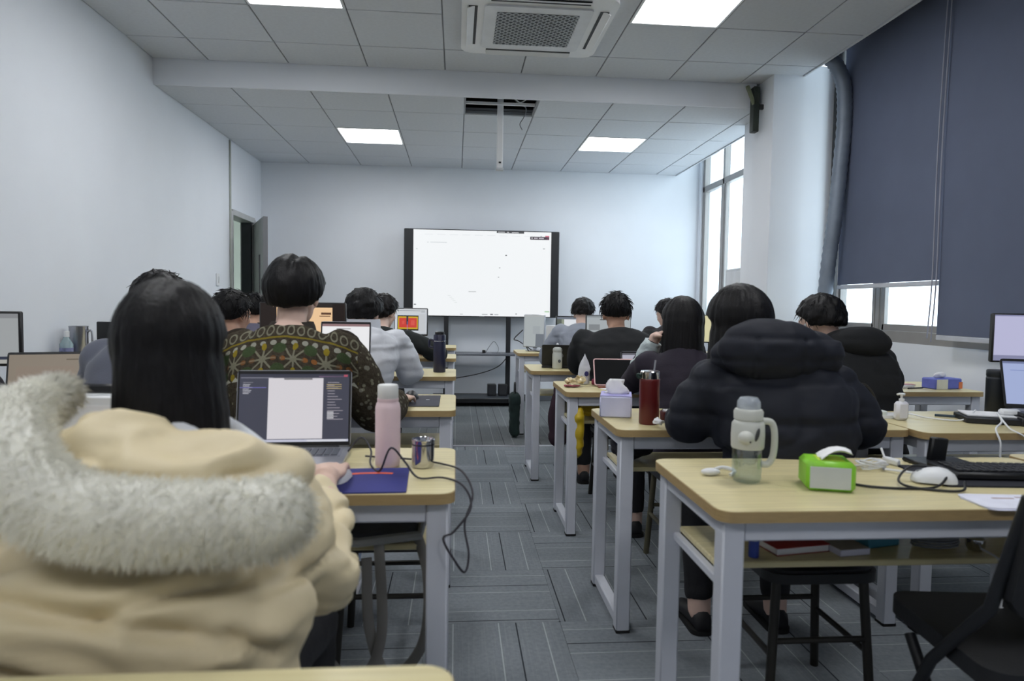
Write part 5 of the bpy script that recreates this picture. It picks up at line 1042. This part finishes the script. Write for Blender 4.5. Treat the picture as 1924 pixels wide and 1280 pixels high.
kb = thing('keyboard', 'black keyboard heaped with cables at the right edge', 'keyboard', (1.45, 1.66, .7545), math.radians(-6)); MB().box((0, 0, .010), (.32, .13, .018), .004).build('case', M_black, kb)
k = MB()
for r_ in range(4):
    for c_ in range(14): k.box((-.145+.29*(c_+.5)/14, -.05+.1*(r_+.5)/4, .021), (.017, .020, .006), .002)
k.build('keys', M_black2, kb, kind='stuff')
ds = thing('monitor_stand', 'black monitor foot and neck at the right edge of the foreground desk', 'stand', (1.38, 1.80, .7505)); MB().box((0, 0, .006), (.16, .10, .012), .004).build('base', M_black, ds); MB().box((0, .01, .04), (.05, .02, .07), .004, rot=(0, .12, 0)).build('neck', M_black, ds)
for k, (rz, c) in enumerate(((.10, (220, 222, 236)), (.02, (214, 216, 232)))):
    t = thing('paper_sheet', ['white printed sheet hanging over the foreground desk edge', 'second white sheet under the printed one on the foreground desk'][k], 'paper', (1.32, 1.425, .7506+.0022*(1-k)), -rz); MB().prism(rrect(-.14, -.06, .20, .055, .02, 4), 0, .0016).build('sheet', mat('blue_white_paper_%d' % k, c, .7, var=.06, scale=20), t)
    if k == 0:
        for j, (x, y, w) in enumerate(((-.05, .02, .05), (.0, .03, .03), (.04, .0, .06))): MB().box((x, y, .0018), (w, .006, .0004)).build('print_line', mat('brown_print', (150, 120, 116), .7), t)
# on its shelf
sz = .5765
t = bottle('glue_stick', 'blue and white glue stick on the foreground desk shelf', 'glue stick', .735, 1.575, [(.0115, 0), (.0125, .002), (.0125, .042)], mat('blue_glue_barrel', (52, 74, 160), .4), z=sz); MB().lathe([(.012, .042), (.012, .068), (.010, .07), (.0, .07)], n=20).build('cap', mat('pale_blue_cap', (176, 196, 220), .4), t)
t = thing('book', 'red-covered book on the foreground desk shelf', 'book', (.86, 1.655, sz), math.radians(10)); MB().box((0, 0, .009), (.15, .13, .016), .001).build('pages', M_paper, t); MB().box((0, 0, .0185), (.154, .134, .002)).build('cover', mat('red_book_cover', (160, 40, 46), .5), t); MB().box((0, 0, .0005), (.154, .134, .001)).build('cover', mat('red_book_cover', (160, 40, 46)), t)
t = thing('paper_stack', 'white pad of paper beside the red book', 'paper', (.985, 1.645, sz), math.radians(8)); MB().box((0, 0, .008), (.085, .15, .016), .001).build('sheets', mat('lilac_white_paper', (214, 214, 232), .7), t); MB().box((0, 0, .0165), (.084, .149, .001)).build('top_sheet', mat('grey_top_sheet', (150, 146, 146), .7), t)
t = thing('small_box', 'teal blue box on the foreground desk shelf', 'box', (1.10, 1.66, sz), math.radians(12)); MB().box((0, 0, .018), (.10, .07, .036), .003).build('carton', mat('teal_card', (62, 132, 158), .55), t); MB().box((0, 0, .037), (.094, .064, .002)).build('lid', mat('teal_card_dark', (48, 112, 132), .55), t)
pts = [(1.24+(.05)*math.cos(k*.55)*1.2, 1.62+.035*math.sin(k*.55), sz+.006+.0006*k) for k in range(46)]
tag(MB().tube(pts, .003, 6).build('coiled_cable', M_grey, ang=180), 'grey coiled cable on the foreground desk shelf', 'cable')
t = thing('desk_gadget', 'steel clip gadget with a hanging white tag on the shelf edge', 'gadget', (1.335, 1.60, sz)); MB().lathe([(.016, 0), (.022, .01), (.022, .03), (.012, .04), (.0, .042)], n=18).build('clip', M_chrome, t); MB().tube(spline([(0, -.02, .01), (.002, -.08, .0), (.002, -.09, -.05), (.0, -.09, -.11)]), .003, 6).build('cord', M_white, t); MB().ell((0, -.09, -.122), (.016, .006, .012)).build('tag', M_white, t)
wire('aisle_power_cord', [(.70, 6.3, .02), (.66, 6.1, .012), (.72, 5.9, .008), (.66, 5.75, .008)], .005, M_black, 'black power cord on the carpet by the front right desk')

t = thing('dark_bag', 'dark bag with a blue strap on the shelf under the dark red thermos', 'bag', (.70, 2.62, .577)); h = MB(); h.ell((0, 0, .055), (.09, .10, .055)); h.ell((.02, -.02, .09), (.06, .06, .03)); obj('body', remesh(h, 'body', mat('black_bag_cloth', (30, 30, 40)), .009, 2, wrinkle(.014, 14, seed=6)), t); MB().tube(spline([(-.06, -.07, .05), (-.075, -.05, .10), (-.03, -.03, .125), (.03, -.02, .12)]), .008, 8, flat=.4).build('strap', mat('navy_webbing', (40, 48, 84), .7), t)
t = thing('yellow_wrap', 'crumpled yellow bag on the shelf under the snack wrapper', 'bag', (.72, 3.62, .577)); h = MB(); h.ell((0, 0, .045), (.09, .09, .045)); obj('film', remesh(h, 'film', mat('yellow_plastic_film', (206, 176, 36)), .008, 1, wrinkle(.022, 16, seed=2)), t)
